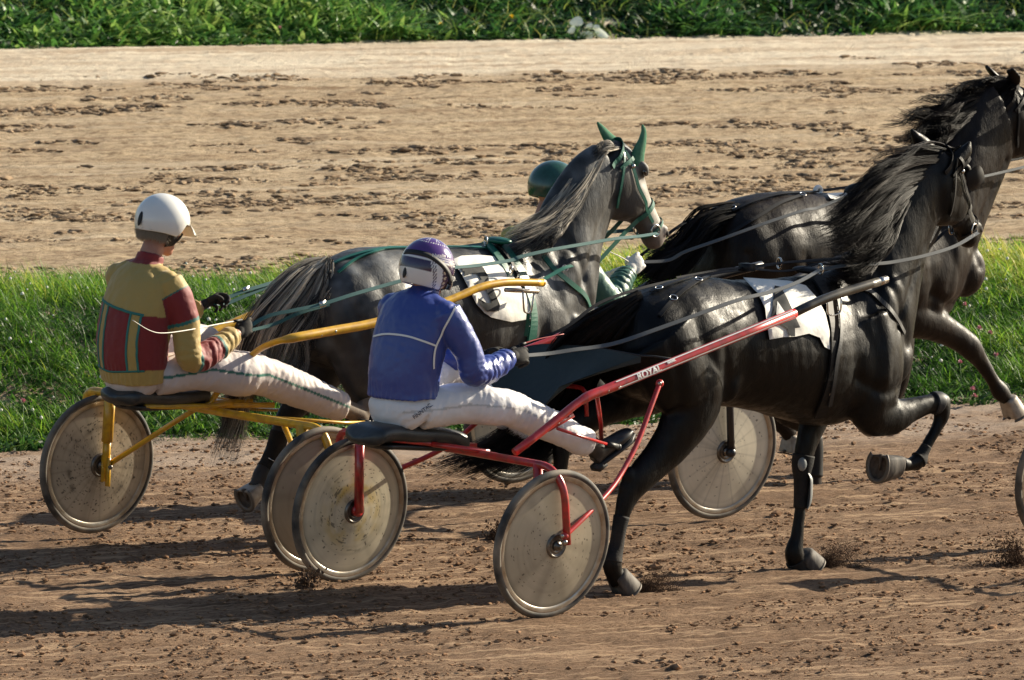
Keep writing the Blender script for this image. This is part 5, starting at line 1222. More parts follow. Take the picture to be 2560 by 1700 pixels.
def hand_shells(W_, f, p, side, size=1.0, curl=1.0, pinch=False):
    """half closed hand: W_ wrist, f knuckle direction, p palm direction, side thumb direction (world)"""
    f, p, sd_ = nrm(f), nrm(p), nrm(side); k = size; out = []
    A = np.array([f, sd_, p]); out.append(ell(W_+f*.050*k, np.array([.052, .043, .019])*k, A))
    out.append(ell(W_+f*.012*k, np.array([.035, .030, .022])*k, A))
    spread = [.033, .011, -.011, -.032]; ln = [.092, .102, .095, .074]; wd = [.0098, .0102, .0096, .0086]
    for s_, l_, r_, c_ in zip(spread, ln, wd, (1.0, 1.08, 1.15, 1.22)):
        b0 = W_+f*.088*k+sd_*s_*k-p*.002*k; ang = [0, .75*curl*c_, 1.65*curl*c_, 2.45*curl*c_]; seg = [0, .44, .32, .24]; P = [b0-f*.03*k, b0]; c = b0
        for a_, s2 in zip(ang[1:], seg[1:]): c = c+(f*math.cos(a_)+p*math.sin(a_))*l_*s2*k; P.append(c)
        P = catmull(np.array(P), 3); T = nrm(np.gradient(P, axis=0)); X = np.broadcast_to(sd_, P.shape); Y = np.cross(T, X); rr = np.linspace(1.08, .86, len(P))*r_*k
        out.append(ring_shell(P, Y*rr[:, None], X*rr[:, None], 12))
    t0 = W_+f*.028*k+sd_*.030*k+p*.006*k; P = catmull(np.array([t0-f*.01*k, t0+f*.018*k+sd_*.016*k+p*.010*k, t0+f*.044*k+sd_*.010*k+p*.028*k, t0+f*.062*k-sd_*.006*k+p*.036*k]), 4)
    T = nrm(np.gradient(P, axis=0)); X = nrm(np.cross(T, p)); Y = np.cross(T, X); rr = np.linspace(1.2, .85, len(P))*.0112*k
    out.append(ring_shell(P, Y*rr[:, None], X*rr[:, None], 12)); return out
def head_shells(H, fw, lat, up, k=1.0):
    A = np.array([fw, lat, up])
    S_ = [ell(H+up*.02*k, np.array([.098, .078, .105])*k, A), ell(H+fw*.035*k-up*.055*k, np.array([.060, .058, .070])*k, A), ell(H+fw*.075*k-up*.10*k, np.array([.030, .030, .024])*k, A),
          ell(H+fw*.108*k-up*.030*k, np.array([.016, .014, .028])*k, A), ell(H+fw*.096*k-up*.075*k, np.array([.012, .028, .010])*k, A), ell(H+fw*.085*k+up*.018*k, np.array([.022, .060, .014])*k, A)]
    for sg in (1, -1): S_.append(ell(H+lat*sg*.080*k-up*.022*k-fw*.005*k, np.array([.020, .010, .032])*k, A)); S_.append(ell(H+fw*.06*k+lat*sg*.045*k-up*.03*k, np.array([.03, .024, .03])*k, A))
    return S_
def chain_shell(rig, pts, k=5, ex=1.0):
    P = catmull(np.array(pts, float), k); c = P[:, :3]; T = nrm(np.gradient(c, axis=0)); lat = np.array([0, 1.0, 0]); lat = lat-T*(T@lat)[:, None]; B = nrm(lat); A = np.cross(T, B)
    return rig.W(ring_shell(c, A*P[:, 3:4], B*P[:, 4:5], 26, ex=ex))

def person(rig, S_, label):
    L = rig.W; root = None; J = {k: np.array(v, float) for k, v in S_['J'].items()}; hd, yw = S_['head'], math.radians(S_.get('yaw', 0)); pt = math.radians(S_.get('pitch', 0))
    fw = rig.V(np.array([math.cos(yw)*math.cos(pt), -math.sin(yw)*math.cos(pt), -math.sin(pt)])); lat = rig.V(np.array([math.sin(yw), math.cos(yw), 0.])); up = np.cross(lat, fw); up = up if up[2] > 0 else -up
    H = L(np.array(hd, float))
    # one continuous body under the clothes
    sp = S_['spine']; body = [chain_shell(rig, [(u, w, z, a*.86, b*.86) for u, w, z, a, b in sp])]
    body.append(chain_shell(rig, [tuple(J['neck'])+(.055, .058), tuple((J['neck']+np.array(hd))/2)+(.050, .054), tuple(np.array(hd)+[0, 0, -.03])+(.052, .055)]))
    body += head_shells(H, fw, lat, up)
    for s in 'RL':
        body.append(chain_shell(rig, [tuple(q[:3])+(q[3]*.62, q[4]*.62) for q in S_['arm'+s]]+[tuple(J['wr'+s])+(.026, .028)]))
        hv = S_['hand'+s]; body.append(ell(L(J['wr'+s])+nrm(rig.V(np.array(hv[0], float)))*.04, (.035, .03, .018), np.array([nrm(rig.V(np.array(hv[0], float))), nrm(rig.V(np.array(hv[2], float))), nrm(rig.V(np.array(hv[1], float)))])))
        body.append(chain_shell(rig, [tuple(q[:3])+(q[3]*.68, q[4]*.68) for q in S_['leg'+s]]+[tuple(J['an'+s])+(.030, .030)]))
        fd = nrm(J['to'+s]-J['an'+s]); fn = np.array([fd[2], 0, -fd[0]]); fn = fn if fn@np.array([.3, 0, -1]) > 0 else -fn
        body.append(chain_shell(rig, [tuple(J['an'+s]+fn*.02)+(.026, .026), tuple(J['an'+s]+fn*.035+fd*.08)+(.022, .028), tuple(J['an'+s]+fn*.042+fd*.16)+(.014, .028)]))
    v, f = shells_to(body); V, F = voxel(v, f, .009, 3); base = L(np.array([J['hpR'][0], 0, 0.]))
    root = mesh_obj('person', V, F, M_skin, None, True, base); tag(root, label, 'person', 'sulky drivers')
    # jacket
    jk = [chain_shell(rig, sp, ex=.92)]
    for s in 'RL':
        ar = S_['arm'+s]; jk.append(chain_shell(rig, ar))
        jk.append(ell(L(J['sh'+s])-[0, 0, .015], (.070, .062, .070), np.array([rig.h, rig.l, rig.k])))
    for s in 'RL': q_ = np.array(S_['collar'][0][:3]); jk.append(chain_shell(rig, [tuple(q_+[0, 0, -.05])+(.065, .06), tuple((q_+J['sh'+s])/2+[0, 0, -.012])+(.070, .06), tuple(J['sh'+s]+[0, 0, -.01])+(.062, .05)]))
    jk.append(chain_shell(rig, S_['collar']))
    v, f = shells_to(jk); V, F = voxel(v, f, .0065, 3); N = normals_of(V, F); lc = rig.inv(V); dsp = np.zeros(len(V))
    arms = {s: np.array([q[:3] for q in S_['arm'+s]]) for s in 'RL'}; tor = np.array([q[:3] for q in sp]); dt = seg_param(lc*[1, .55, 1], tor*[1, .55, 1])[1]; pa, da = {}, {}
    for s in 'RL':
        pa[s], da[s] = seg_param(lc, arms[s]); L_ = np.linalg.norm(np.diff(arms[s], axis=0), axis=1).sum(); wv = fbm(lc, 16, 2, 2+ord(s)); near_ = (da[s] < .085)
        fo = np.clip((pa[s]/(len(arms[s])-1)-.40)/.25, 0, 1)*near_
        dsp += fo*S_['fold']*(.55*np.abs(np.sin(pa[s]*L_/(len(arms[s])-1)/.021*math.pi*.5+wv*3.5))+.45*fbm(lc*np.array([1, 1, 1]), 34, 2, 7))
    dsp += .0065*fbm(lc*np.array([1, 1, .55]), 11, 3, 12)*S_.get('loose', 1.0)+.0022*fbm(lc, 40, 2, 14)
    gath = np.exp(-((lc[:, 2]-S_['hem'])/.05)**2)*(np.minimum(da['R'], da['L']) > .07); dsp += gath*.0016*np.sin(np.arctan2(lc[:, 1], -(lc[:, 0]-sp[1][0]))*34+3*fbm(lc, 12, 1, 5))
    V = V+N*dsp[:, None]; jo = mesh_obj('jacket', V, F, S_['jmat'], root)
    arm_near = {s: (da[s] < .095) & (pa[s] > .35) & (np.abs(lc[:, 1]) > .12) for s in 'RL'}
    set_color(jo, S_['jcol'](lc, pa, da, arms, sp))
    bj = bvh_of(V, F)
    # trousers
    tr = [chain_shell(rig, S_['hips'])]
    for s in 'RL': tr.append(chain_shell(rig, [tuple(q[:3])+(q[3]*f_, q[4]*f_) for q, f_ in zip(S_['leg'+s], (1, .97, .93, .92, .92, .92, .92))]))
    v, f = shells_to(tr); V, F = voxel(v, f, .0075, 3); N = normals_of(V, F); lc = rig.inv(V); dsp = .010*fbm(lc*np.array([1.2, .6, .8]), 9, 3, 22)+.0022*fbm(lc, 36, 2, 24); C = np.tile(np.array(S_['tcol']), (len(V), 1)); sidew = {}
    for s in 'RL':
        ch = np.array([q[:3] for q in S_['leg'+s]]); p_, d_ = seg_param(lc, ch); wv = fbm(lc, 9, 2, 31)
        dsp += (d_ < .14)*.0045*np.abs(np.sin((lc[:, 0]*1.0-lc[:, 2]*.55)*math.pi/.045+wv*4.2))*np.clip(.35+wv, 0, 1)
        i0 = np.minimum(p_.astype(int), len(ch)-2); cen = ch[i0]*(1-(p_-i0))[:, None]+ch[i0+1]*(p_-i0)[:, None]; T = nrm(ch[i0+1]-ch[i0]); off = lc-cen
        inpl = off[:, 2]*T[:, 0]-off[:, 0]*T[:, 2]; outw = off[:, 1]*(1 if s == 'R' else -1)
        if S_.get('stripe'):
            m_ = (np.abs(inpl-.004) < S_['stripe'][1]) & (outw > .02) & (d_ < .14); C[m_] = S_['stripe'][0]
    dirt = np.clip(fbm(lc, 6, 3, 41)*.5+.18+.35*np.clip((.86-lc[:, 2])/.15, 0, 1), 0, .6)[:, None]*S_.get('dirt', .6); C = C*(1-dirt)+np.array([.26, .20, .155])*dirt*1.15
    V = V+N*dsp[:, None]; to = mesh_obj('trousers', V, F, S_['tmat'], root); set_color(to, np.clip(C, 0, 1)); bt = bvh_of(V, F)
    for s in 'RL':
        hv = [nrm(rig.V(np.array(q, float))) for q in S_['hand'+s]]
        v, f = shells_to(hand_shells(L(J['wr'+s])-hv[0]*.008, hv[0], hv[1], hv[2], S_.get('hsize', 1.05))); Vh, Fh = voxel(v, f, .0036, 2); mesh_obj('glove', Vh, Fh, S_['gmat'], root)
        a, t = J['an'+s], J['to'+s]; d = nrm(t-a); dn = np.array([d[2], 0, -d[0]]); dn = dn if dn@np.array([.3, 0, -1]) > 0 else -dn   # towards the sole
        hl = a+dn*.055-d*.035
        sh = [chain_shell(rig, [tuple(a-nrm(J['an'+s]-J['kn'+s])*.14)+(.050, .050), tuple(a-nrm(J['an'+s]-J['kn'+s])*.02)+(.044, .043), tuple(a+dn*.03)+(.045, .040), tuple(a+dn*.052)+(.03, .034)])]
        sh.append(chain_shell(rig, [tuple(hl)+(.030, .030), tuple(a+dn*.038+d*.03)+(.042, .038), tuple(a+dn*.044+d*.10)+(.036, .044), tuple(a+dn*.048+d*.17)+(.028, .046), tuple(a+dn*.05+d*.215)+(.016, .030)]))
        v, f = shells_to(sh); Vb, Fb = voxel(v, f, .006, 3); bo = mesh_obj('boot', Vb, Fb, S_['bmat'], root)
        m = MB(); P = np.array([hl+dn*.030-d*.012, hl+dn*.030+d*.05, a+dn*.082+d*.10, a+dn*.082+d*.17, a+dn*.072+d*.22]); Bw = np.array([.028, .032, .044, .046, .022])
        G = np.array([[rig.W(p+np.array([0, b_, 0])+dn*q) for b_, q in ((-w_, -.006), (-w_, .008), (w_, .008), (w_, -.006))] for p, w_ in zip(P, Bw)]); m.grid(G, close_v=True, cap=True)
        m.box(rig.W(hl+dn*.040+d*.012), rig.V(d)*.028, rig.l*.030, rig.V(dn)*.012); m.build('sole', M_blackrub, bo)
    return root, H, (fw, lat, up), bj, bt

def helmet(root, H, fr, k, material, azf=1.05, low=-.62, brow=.10, name='helmet', colf=None, flare=0.0, R=(.132, .118, .125), rearlow=None):
    """shell over the skull: brow = elevation of the rim over the face, low = rim elevation at ears and nape"""
    fw, lat, up = fr; n, mm = 144, 64; az = np.linspace(0, 2*math.pi, n, endpoint=False); G = []; C = []
    a_abs = np.abs((az+math.pi) % (2*math.pi)-math.pi); tt = np.clip((a_abs-azf)/.35, 0, 1); tt = tt*tt*(3-2*tt); rim = brow*(1-tt)+low*tt
    if rearlow is not None: rim = rim+(rearlow-low)*np.clip((a_abs-2.0)/.9, 0, 1)
    for i in range(mm+1):
        e = math.pi/2-.001+(rim-math.pi/2+.001)*(i/mm); 
        ce, se = np.cos(e), np.sin(e)
        G.append(H+up*.018+k*(fw*(ce*np.cos(az)*R[0])[:, None]+lat*(ce*np.sin(az)*R[1])[:, None]+up*((se*R[2])[:, None]))); C.append(np.stack([az+0*e, e+0*az], -1))
    G = np.array(G); cen = H+up*.018; inner = cen+(G[::-1]-cen)*.95; m = MB(); m.grid(np.concatenate([G, inner]), close_v=True)
    o = m.build(name, material, root)
    if colf is not None:
        CC = np.concatenate([np.array(C), np.array(C)[::-1]]).reshape(-1, 2); set_color(o, colf(CC))
    return o, bvh_of(G.reshape(-1, 3), m.f[:mm*n]), G
def helmet_band(root, H, fr, pts, w, k, name, material, R=(.132, .118, .125), off=1.03, thick=.003):
    fw, lat, up = fr; P, Nn = [], []
    for a, e in catmull(np.array(pts, float), 8):
        v = fw*math.cos(e)*math.cos(a)*R[0]+lat*math.cos(e)*math.sin(a)*R[1]+up*math.sin(e)*R[2]; P.append(H+up*.018+v*k*off); Nn.append(v)
    m = MB(); ribbon(m, P, Nn, w, thick); return m.build(name, material, root)
def px_text(bv, body, x, y, ang, size, name, material, parent, off=.003, xs=1.0, bold=.0):
    V, _, F = text_mesh(body, 1.0, [0, 0, 0], np.array([1., 0, 0]), np.array([0, 0, 1.]), name, material, parent, ext=0, bold=bold)
    F = [f for f in F if True]; out = []; ca, sa = math.cos(ang), math.sin(ang)
    for v in V:
        dx, dy = v[0]*size*xs, v[1]*size; p, n = cast(bv, x+dx*ca+dy*sa, y+dx*sa*1.0-dy*ca, off)
        if p is None: return None
        out.append(p)
    m = MB(); m.add(out, F); return m.build(name, material, parent, smooth=False)

# ---- driver of the red sulky
def jcolB(lc, pa, da, arms, sp):
    C = np.tile(np.array([.040, .068, .27]), (len(lc), 1)); u, w, z = lc.T; white = np.array([.66, .64, .62])
    back = u < sp[2][0]+.05
    return C
    for s, g in (('R', 1), ('L', -1)):
        ww = g*w; arm_line = .158+.10*(1.20-z)*-.35; m = (np.abs(ww-arm_line) < .0055) & (z > 1.16) & (z < 1.47) & (u < sp[2][0]+.02); C[m] = white
    return C
def LB(x, y, w): return RB.L(x*DS, y*DS, w)
jB = {'neck': (-.21, 0, 1.47), 'shR': (-.235, .175, 1.395), 'shL': (-.25, -.175, 1.395), 'elR': LB(1092, 858, .25), 'elL': (-.03, -.26, 1.10), 'wrR': LB(1180, 822, .18), 'wrL': (.25, -.10, 1.14),
      'hpR': (-.30, .11, .93), 'hpL': (-.30, -.11, .93), 'knR': LB(1165, 935, .20), 'knL': (.16, -.22, 1.06), 'anR': LB(1372, 1030, .24), 'anL': (.70, -.25, .72), 'toR': LB(1440, 975, .25), 'toL': (.90, -.26, .84)}
jB = {k_: np.array(v_, float) for k_, v_ in jB.items()}
r_ = lambda p, a, b: tuple(p)+(a, b)
specB = dict(J=jB, head=LB(982, 626, 0), yaw=-4, pitch=14, fold=.010, hem=1.00, dirt=.22,
    spine=[(-.318, 0, .985, .140, .192), (-.32, 0, 1.02, .138, .186), (-.32, 0, 1.10, .140, .190), (-.30, 0, 1.20, .142, .200), (-.275, 0, 1.31, .132, .205), (-.25, 0, 1.39, .110, .195), (-.225, 0, 1.44, .080, .125), (-.21, 0, 1.465, .058, .070)],
    collar=[(-.215, 0, 1.44, .072, .080), (-.205, 0, 1.475, .064, .068), (-.195, 0, 1.505, .062, .065)],
    armR=[r_(jB['shR'], .078, .074), r_(jB['shR']*np.array(1.0) if False else np.array([-.20, .205, 1.32]), .076, .072), r_(np.array([-.13, .235, 1.20]), .070, .066), r_(jB['elR'], .062, .060), r_((jB['elR']*.5+jB['wrR']*.5)+np.array([0, 0, -.012]), .060, .055), r_(jB['wrR']*.9+jB['elR']*.1, .042, .042)],
    armL=[r_(jB['shL'], .078, .074), r_(np.array([-.16, -.235, 1.25]), .072, .068), r_(jB['elL'], .060, .058), r_((jB['elL']+jB['wrL'])/2, .056, .052), r_(jB['wrL']*.92+jB['elL']*.08, .042, .042)],
    hips=[(-.30, 0, .895, .10, .15), (-.32, 0, .92, .135, .185), (-.315, 0, .965, .124, .176), (-.31, 0, 1.02, .095, .145)],
    legR=[(-.30, .10, .935, .095, .10), (-.10, .145, .955, .100, .095), r_(jB['knR']-np.array([.06, 0, .0]), .096, .088), r_(jB['knR']+np.array([.05, 0, -.02]), .092, .084), r_((jB['knR']+jB['anR'])/2+np.array([0, 0, .0]), .084, .076), r_(jB['anR']*.80+jB['knR']*.20, .076, .068), r_(jB['anR']*.93+jB['knR']*.07, .070, .062)],
    legL=[(-.30, -.10, .935, .095, .10), (-.08, -.16, .99, .098, .092), r_(jB['knL'], .082, .080), r_((jB['knL']+jB['anL'])/2, .072, .068), r_(jB['anL']*.95+jB['knL']*.05, .060, .060)],
    handR=[(.80, .05, .02), (-.25, -.75, -.55), (.25, -.55, .80)], handL=[(.80, .05, .02), (-.25, .75, -.55), (.25, .55, .80)],
    jmat=M_blue, jcol=jcolB, tmat=M_trous, tcol=(.76, .74, .74), gmat=M_glove, bmat=M_bootb, stripe=((.50, .49, .48), .0046))
PB, HBd, frB, bjB, btB = person(RB, specB, 'person in blue jacket, white trousers and purple helmet, driving the red sulky')
def helmcolP(C):
    a, e = C[:, 0] % (2*math.pi), C[:, 1]; purple = np.array([.085, .035, .19]); dark = np.array([.030, .012, .055]); white = np.array([.74, .73, .72]); K = np.tile(purple, (len(C), 1)); d = np.degrees
    el = d(e); az = d(a)
    K[(el < 14) & (el > -8)] = dark
    K[((el > 12) & (el < 20)) | (np.abs(el-23) < 1.0)] = white
    K[(np.abs(el-16) < .8)] = purple
    K[(el < -8)] = white; K[(np.abs(el+10.5) < .8)] = dark
    arc = 78+18*np.clip((el+32)/50, -1, 1.4)                     # front edge of the white flash beside the ear
    side = (az < arc+26) | (az > 360-arc-26); K[side & (az > arc) & (az < arc+26) & (el < 20)] = white
    K[(np.abs(az-arc-22) < 1.3) & (el < 20)] = dark; K[(np.abs(az-arc-17) < 1.0) & (el < 20)] = dark
    K[(az < arc) & (el < 10) & (az > 20)] = dark
    ring = (np.abs(el-54+2*0) < 2.2) & (np.abs((az % 9)-4.5) < 2.0); K[ring] = white
    pet = (el > 60) & (el < 84) & (np.abs(((az+10) % 45)-22.5)/22.5 < (84-el)/26*.42) & (np.abs(((az+10) % 45)-22.5)/22.5 > (84-el)/26*.20); K[pet] = white
    for sa, se in ((88, 6), (82, -4), (77, -14), (74, -24), (72, -33), (92, 15)):
        dd = np.hypot((az-sa)*np.cos(e), el-se); th = np.arctan2(el-se, az-sa); K[dd < 2.6+1.3*np.cos(5*th)] = np.array([.75, .62, .42])
    return K
hB, bvhB, _ = helmet(PB, HBd, frB, 1.03, M_helmP, colf=helmcolP, low=-.70, brow=-.05, azf=.95, R=(.132, .119, .138))
helmet_band(PB, HBd, frB, [(3.4, .36), (2.8, .42), (2.2, .40), (1.7, .22), (1.3, -.02), (1.0, -.22), (.7, -.30), (.2, -.28), (-.5, -.25)], .026, 1.02, 'goggle_strap', M_strapk)
helmet_band(PB, HBd, frB, [(1.20, -.50), (1.05, -.85), (.7, -1.1), (.2, -1.2)], .016, 1.0, 'chin_strap', M_strapk, off=.97)
m = MB(); fw, lat, up = frB; c_ = HBd+up*.018; q_ = c_+1.02*(fw*math.cos(-.36)*math.cos(3.05)*.132+lat*math.cos(-.36)*math.sin(3.05)*.118+up*math.sin(-.36)*.125)*1.02; m.ball(q_, (.012, .008, .030), np.array([np.cross(up, nrm(q_-c_)), nrm(q_-c_), up]), 14, 9); m.build('rear_clip', M_strapk, hB)
m = MB(); G = []
for a_ in np.linspace(-.85, .85, 18):
    v = fw*math.cos(a_)*.142+lat*math.sin(a_)*.118; G.append([c_+v-up*.030, c_+v*1.02-up*.055, c_+v*.98-up*.075])
G = np.array(G); m.grid(G); m.grid((G*.985+c_*.015)[:, ::-1]); m.build('goggles', mat('goggle_lens', (.03, .028, .03), .08, spec=.7, coat=1), PB)
px_text(bvhB, 'Natalia Ri', 996, 592, .06, 11, 'helmet_lettering', M_white, hB, off=.002, bold=.01)
px_text(btB, 'FINNTAC.', 955, 966, -.62, 12.5, 'trouser_lettering', mat('grey_print', (.06, .06, .09), .6), PB, off=.004, xs=.95, bold=.01)
def surf_line(rig, bv, pts, w, name, material, parent, frm=(-1.5, 0), off=.002):
    """piping sewn on a surface; pts (w,z) seen from behind"""
    P, Nn = [], []; dv = rig.V(np.array([1.0, 0, 0]))
    for ww, zz in catmull(np.array(pts, float), 10):
        o = rig.W(np.array([-2.0, ww, zz])); h = bv.ray_cast(Vector(o), Vector(dv))
        if h[0] is None: continue
        n = np.array(h[1]); n = n if n@dv < 0 else -n; P.append(np.array(h[0])+n*off); Nn.append(n)
    if len(P) < 3: return
    P, Nn = np.array(P), np.array(Nn); P[1:-1] = (P[:-2]+2*P[1:-1]+P[2:])/4
    m = MB(); ribbon(m, P, Nn, w, .0025); return m.build(name, material, parent)
strap('piping', bjB, [(863, 776), (885, 771), (910, 771), (950, 778), (1005, 797)], .009, M_white, [c for c in PB.children if c.name.startswith('jacket')][0], off=.003, thick=.002, n=50)
strap('piping', bjB, [(1050, 708), (1036, 735), (1020, 766), (1005, 797), (1000, 822), (999, 850)], .009, M_white, [c for c in PB.children if c.name.startswith('jacket')][0], off=.003, thick=.002, n=50)
# whip held by this driver
def whip(rig, pts, label, col):
    P = catmull(pl(rig, pts), 6); o_b = P[0]; t = thing('whip', label, 'whip', tuple(o_b)); m = MB(); m.tube(P, np.linspace(.0042, .0018, len(P)), 7); m.build('shaft', col, t)
    m = MB(); m.tube(P[:3]-(P[2]-P[0])*.1, .0075, 8); m.build('grip', M_leatherB, t); return t
M_whipw = mat('whip_white', (.62, .58, .50), .5); M_whipr = mat('whip_red', (.42, .06, .05), .5)
whip(RB, [(1200, 795, .12), (1240, 782, .12), (1300, 770, .12)], 'short red whip in the hand of the purple helmet driver', M_whipr)

# ---- driver of the yellow sulky
def LA(x, y, w): return RA.L(x*DS, y*DS, w)
YEL, REDC, TEAL = np.array([.42, .29, .085]), np.array([.20, .018, .018]), np.array([.020, .14, .115])
ZYA = lambda w: 1.225-.16*w
def jcolA(lc, pa, da, arms, sp):
    C = np.tile(YEL, (len(lc), 1)); u, w, z = lc.T; wp = w-.030; ln = .0055
    zy = ZYA(w); low = z < zy; hem = .915+.10*np.abs(w); tor = np.minimum(da['R'], da['L'])*0 > -1
    b = np.abs(wp); red = low & ((b < .078) | (b > .125)) & (z > hem); C[red] = REDC
    C[z > 1.432] = REDC
    for s in 'RL':
        n = len(arms[s])-1; t = pa[s]/n; isarm = (da[s] < .098) & ((np.abs(w) > .17) | (pa[s] > 1.1)) & (t > .02)
        isarm &= ~((np.abs(w) < .165) & (u < sp[2][0]+.05)); A_ = np.tile(YEL, (len(lc), 1))
        A_[(t > .13) & (t < .36)] = REDC; A_[np.abs(t-.36) < .012] = TEAL; A_[np.abs(t-.13) < .006] = TEAL; A_[(t > .62) & (t < .83)] = REDC; A_[np.abs(t-.62) < .012] = TEAL; A_[np.abs(t-.83) < .012] = TEAL
        C[isarm] = A_[isarm]
    return C
jA = {'neck': (-.42, 0, 1.46), 'shR': (-.44, .155, 1.355), 'shL': (-.46, -.165, 1.365), 'elR': LA(440, 828, .25), 'elL': (-.12, -.27, 1.06), 'wrR': LA(548, 768, .19), 'wrL': LA(466, 703, -.19),
      'hpR': (-.46, .11, .90), 'hpL': (-.46, -.11, .90), 'knR': LA(580, 856, .19), 'knL': (.10, -.22, 1.02), 'anR': LA(822, 952, .20), 'anL': (.68, -.25, .74), 'toR': LA(848, 878, .20), 'toL': (.80, -.25, .92)}
jA = {k_: np.array(v_, float) for k_, v_ in jA.items()}
specA = dict(J=jA, head=LA(371, 524, 0), yaw=0, pitch=16, fold=.009, hem=.90, dirt=.38, loose=1.1,
    spine=[(-.50, .01, .865, .128, .182), (-.505, .01, .91, .138, .188), (-.52, .01, 1.02, .145, .192), (-.51, .01, 1.13, .145, .198), (-.49, .01, 1.25, .132, .196), (-.465, 0, 1.34, .108, .182), (-.445, 0, 1.395, .080, .120), (-.43, 0, 1.425, .060, .078)],
    collar=[(-.435, 0, 1.41, .070, .078), (-.425, 0, 1.44, .066, .070), (-.415, 0, 1.468, .064, .067)],
    armR=[r_(jA['shR'], .076, .070), r_(np.array([-.41, .20, 1.27]), .076, .068), r_(np.array([-.375, .225, 1.14]), .072, .064), r_(jA['elR'], .066, .060), r_((jA['elR']*.5+jA['wrR']*.5)+np.array([0, 0, -.015]), .062, .056), r_(jA['wrR']*.9+jA['elR']*.1, .044, .044)],
    armL=[r_(jA['shL'], .076, .070), r_(np.array([-.33, -.235, 1.20]), .072, .064), r_(jA['elL'], .062, .060), r_((jA['elL']+jA['wrL'])/2, .056, .052), r_(jA['wrL']*.92+jA['elL']*.08, .044, .044)],
    hips=[(-.46, 0, .855, .10, .15), (-.49, 0, .885, .122, .172), (-.49, 0, .93, .105, .155), (-.49, 0, .97, .09, .135)],
    legR=[(-.46, .10, .895, .095, .10), (-.20, .15, .925, .105, .098), r_(jA['knR']-np.array([.08, 0, .01]), .118, .098), r_(jA['knR']+np.array([.04, 0, -.015]), .108, .09), r_((jA['knR']+jA['anR'])/2+np.array([0, 0, .0]), .094, .08), r_(jA['anR']*.74+jA['knR']*.26, .084, .070), r_(jA['anR']*.86+jA['knR']*.14, .080, .066)],
    legL=[(-.46, -.10, .90, .095, .10), (-.18, -.16, .97, .098, .092), r_(jA['knL'], .082, .080), r_((jA['knL']+jA['anL'])/2, .072, .068), r_(jA['anL']*.95+jA['knL']*.05, .060, .060)],
    handR=[(.75, .0, .30), (-.1, -.8, -.45), (.2, -.5, .85)], handL=[(.75, .0, .20), (-.1, .8, -.45), (.3, .5, .80)],
    jmat=M_silks, jcol=jcolA, tmat=M_trousA, tcol=(.60, .54, .52), gmat=M_glove, bmat=M_bootbr, stripe=((.020, .15, .115), .0065))
PA_, HAd, frA, bjA, btA = person(RA, specA, 'person in yellow and dark red silks with a plain white helmet, driving the yellow sulky')
M_teal = mat('teal_piping', tuple(TEAL*1.2), .6); jk_ = [c for c in PA_.children if c.name.startswith('jacket')][0]
surf_line(RA, bjA, [(q_, ZYA(q_)) for q_ in np.linspace(-.19, .165, 7)], .013, 'piping', M_teal, jk_)
for q_ in (-.095, -.048, .108, .155): surf_line(RA, bjA, [(q_, z_) for z_ in np.linspace(.925, ZYA(q_), 6)], .011, 'piping', M_teal, jk_)
surf_line(RA, bjA, [(q_, .915+.10*abs(q_)) for q_ in np.linspace(-.18, .175, 7)], .009, 'piping', M_teal, jk_)
hA, bvhA, _ = helmet(PA_, HAd+frA[2]*.012, frA, 1.07, M_helmW, low=-.50, brow=.05, azf=1.15, rearlow=-.56)
fw, lat, up = frA; c_ = HAd+up*.03; k_ = 1.07
m = MB(); G = []
for a_ in np.linspace(-.9, .9, 20):
    v = fw*math.cos(a_)*.132*k_+lat*math.sin(a_)*.118*k_; o_ = nrm(v); G.append([c_+v*.99+up*.018, c_+v+o_*.030*math.cos(a_)-up*.004, c_+v+o_*.052*math.cos(a_)-up*.026])
G = np.array(G); m.grid(G); m.grid((G-up*.003)[:, ::-1]); m.build('visor', M_helmW, hA)
m = MB(); q_ = c_+k_*(fw*math.cos(-.16)*math.cos(3.15)*.132+lat*math.cos(-.16)*math.sin(3.15)*.118+up*math.sin(-.16)*.125)*1.02; m.ball(q_, (.013, .007, .036), np.array([np.cross(up, nrm(q_-c_)), nrm(q_-c_), up]), 14, 9); m.build('rear_clip', M_strapk, hA)
helmet_band(PA_, HAd, frA, [(1.62, -.30), (1.50, -.62), (1.25, -.86), (1.0, -1.05), (.4, -1.25), (-.5, -1.25)], .052, .96, 'ear_strap', M_strapk, off=.97)
helmet_band(PA_, HAd, frA, [(1.0, -.22), (1.02, -.50), (1.0, -.80), (.8, -1.02)], .026, .96, 'chin_strap', M_strapk, off=.97)
# short grey hair under the helmet rim
def neck_hair(root, H, fr, mats, k=.92):
    fw, lat, up = fr; m = MB(); R_ = np.random.default_rng(5)
    for i in range(900):
        a = R_.uniform(1.75, 4.5); e = R_.uniform(-.55, -.15); p = H+k*(fw*math.cos(e)*math.cos(a)*.118+lat*math.cos(e)*math.sin(a)*.100+up*math.sin(e)*.115)
        o_ = nrm(p-H); d = nrm(o_*.25-up*R_.uniform(.6, 1)+R_.normal(0, .35, 3)); q = p+d*.022; q2 = q+nrm(d+o_*R_.uniform(-.2, .9)+R_.normal(0, .3, 3))*.018
        m.tube([p, q, q2], [.0016, .0014, .0005], 4, cap=False)
    m.build('hair', mats, root)
neck_hair(PA_, HAd, frA, mat('grey_brown_hair', (.42, .34, .25), .6), .84)
whip(RA, [(555, 738, .17), (500, 748, .22), (440, 760, .30), (378, 768, .36), (345, 762, .38), (305, 738, .40)], 'long thin white whip with curled tip, held by the white helmet driver', M_whipw)

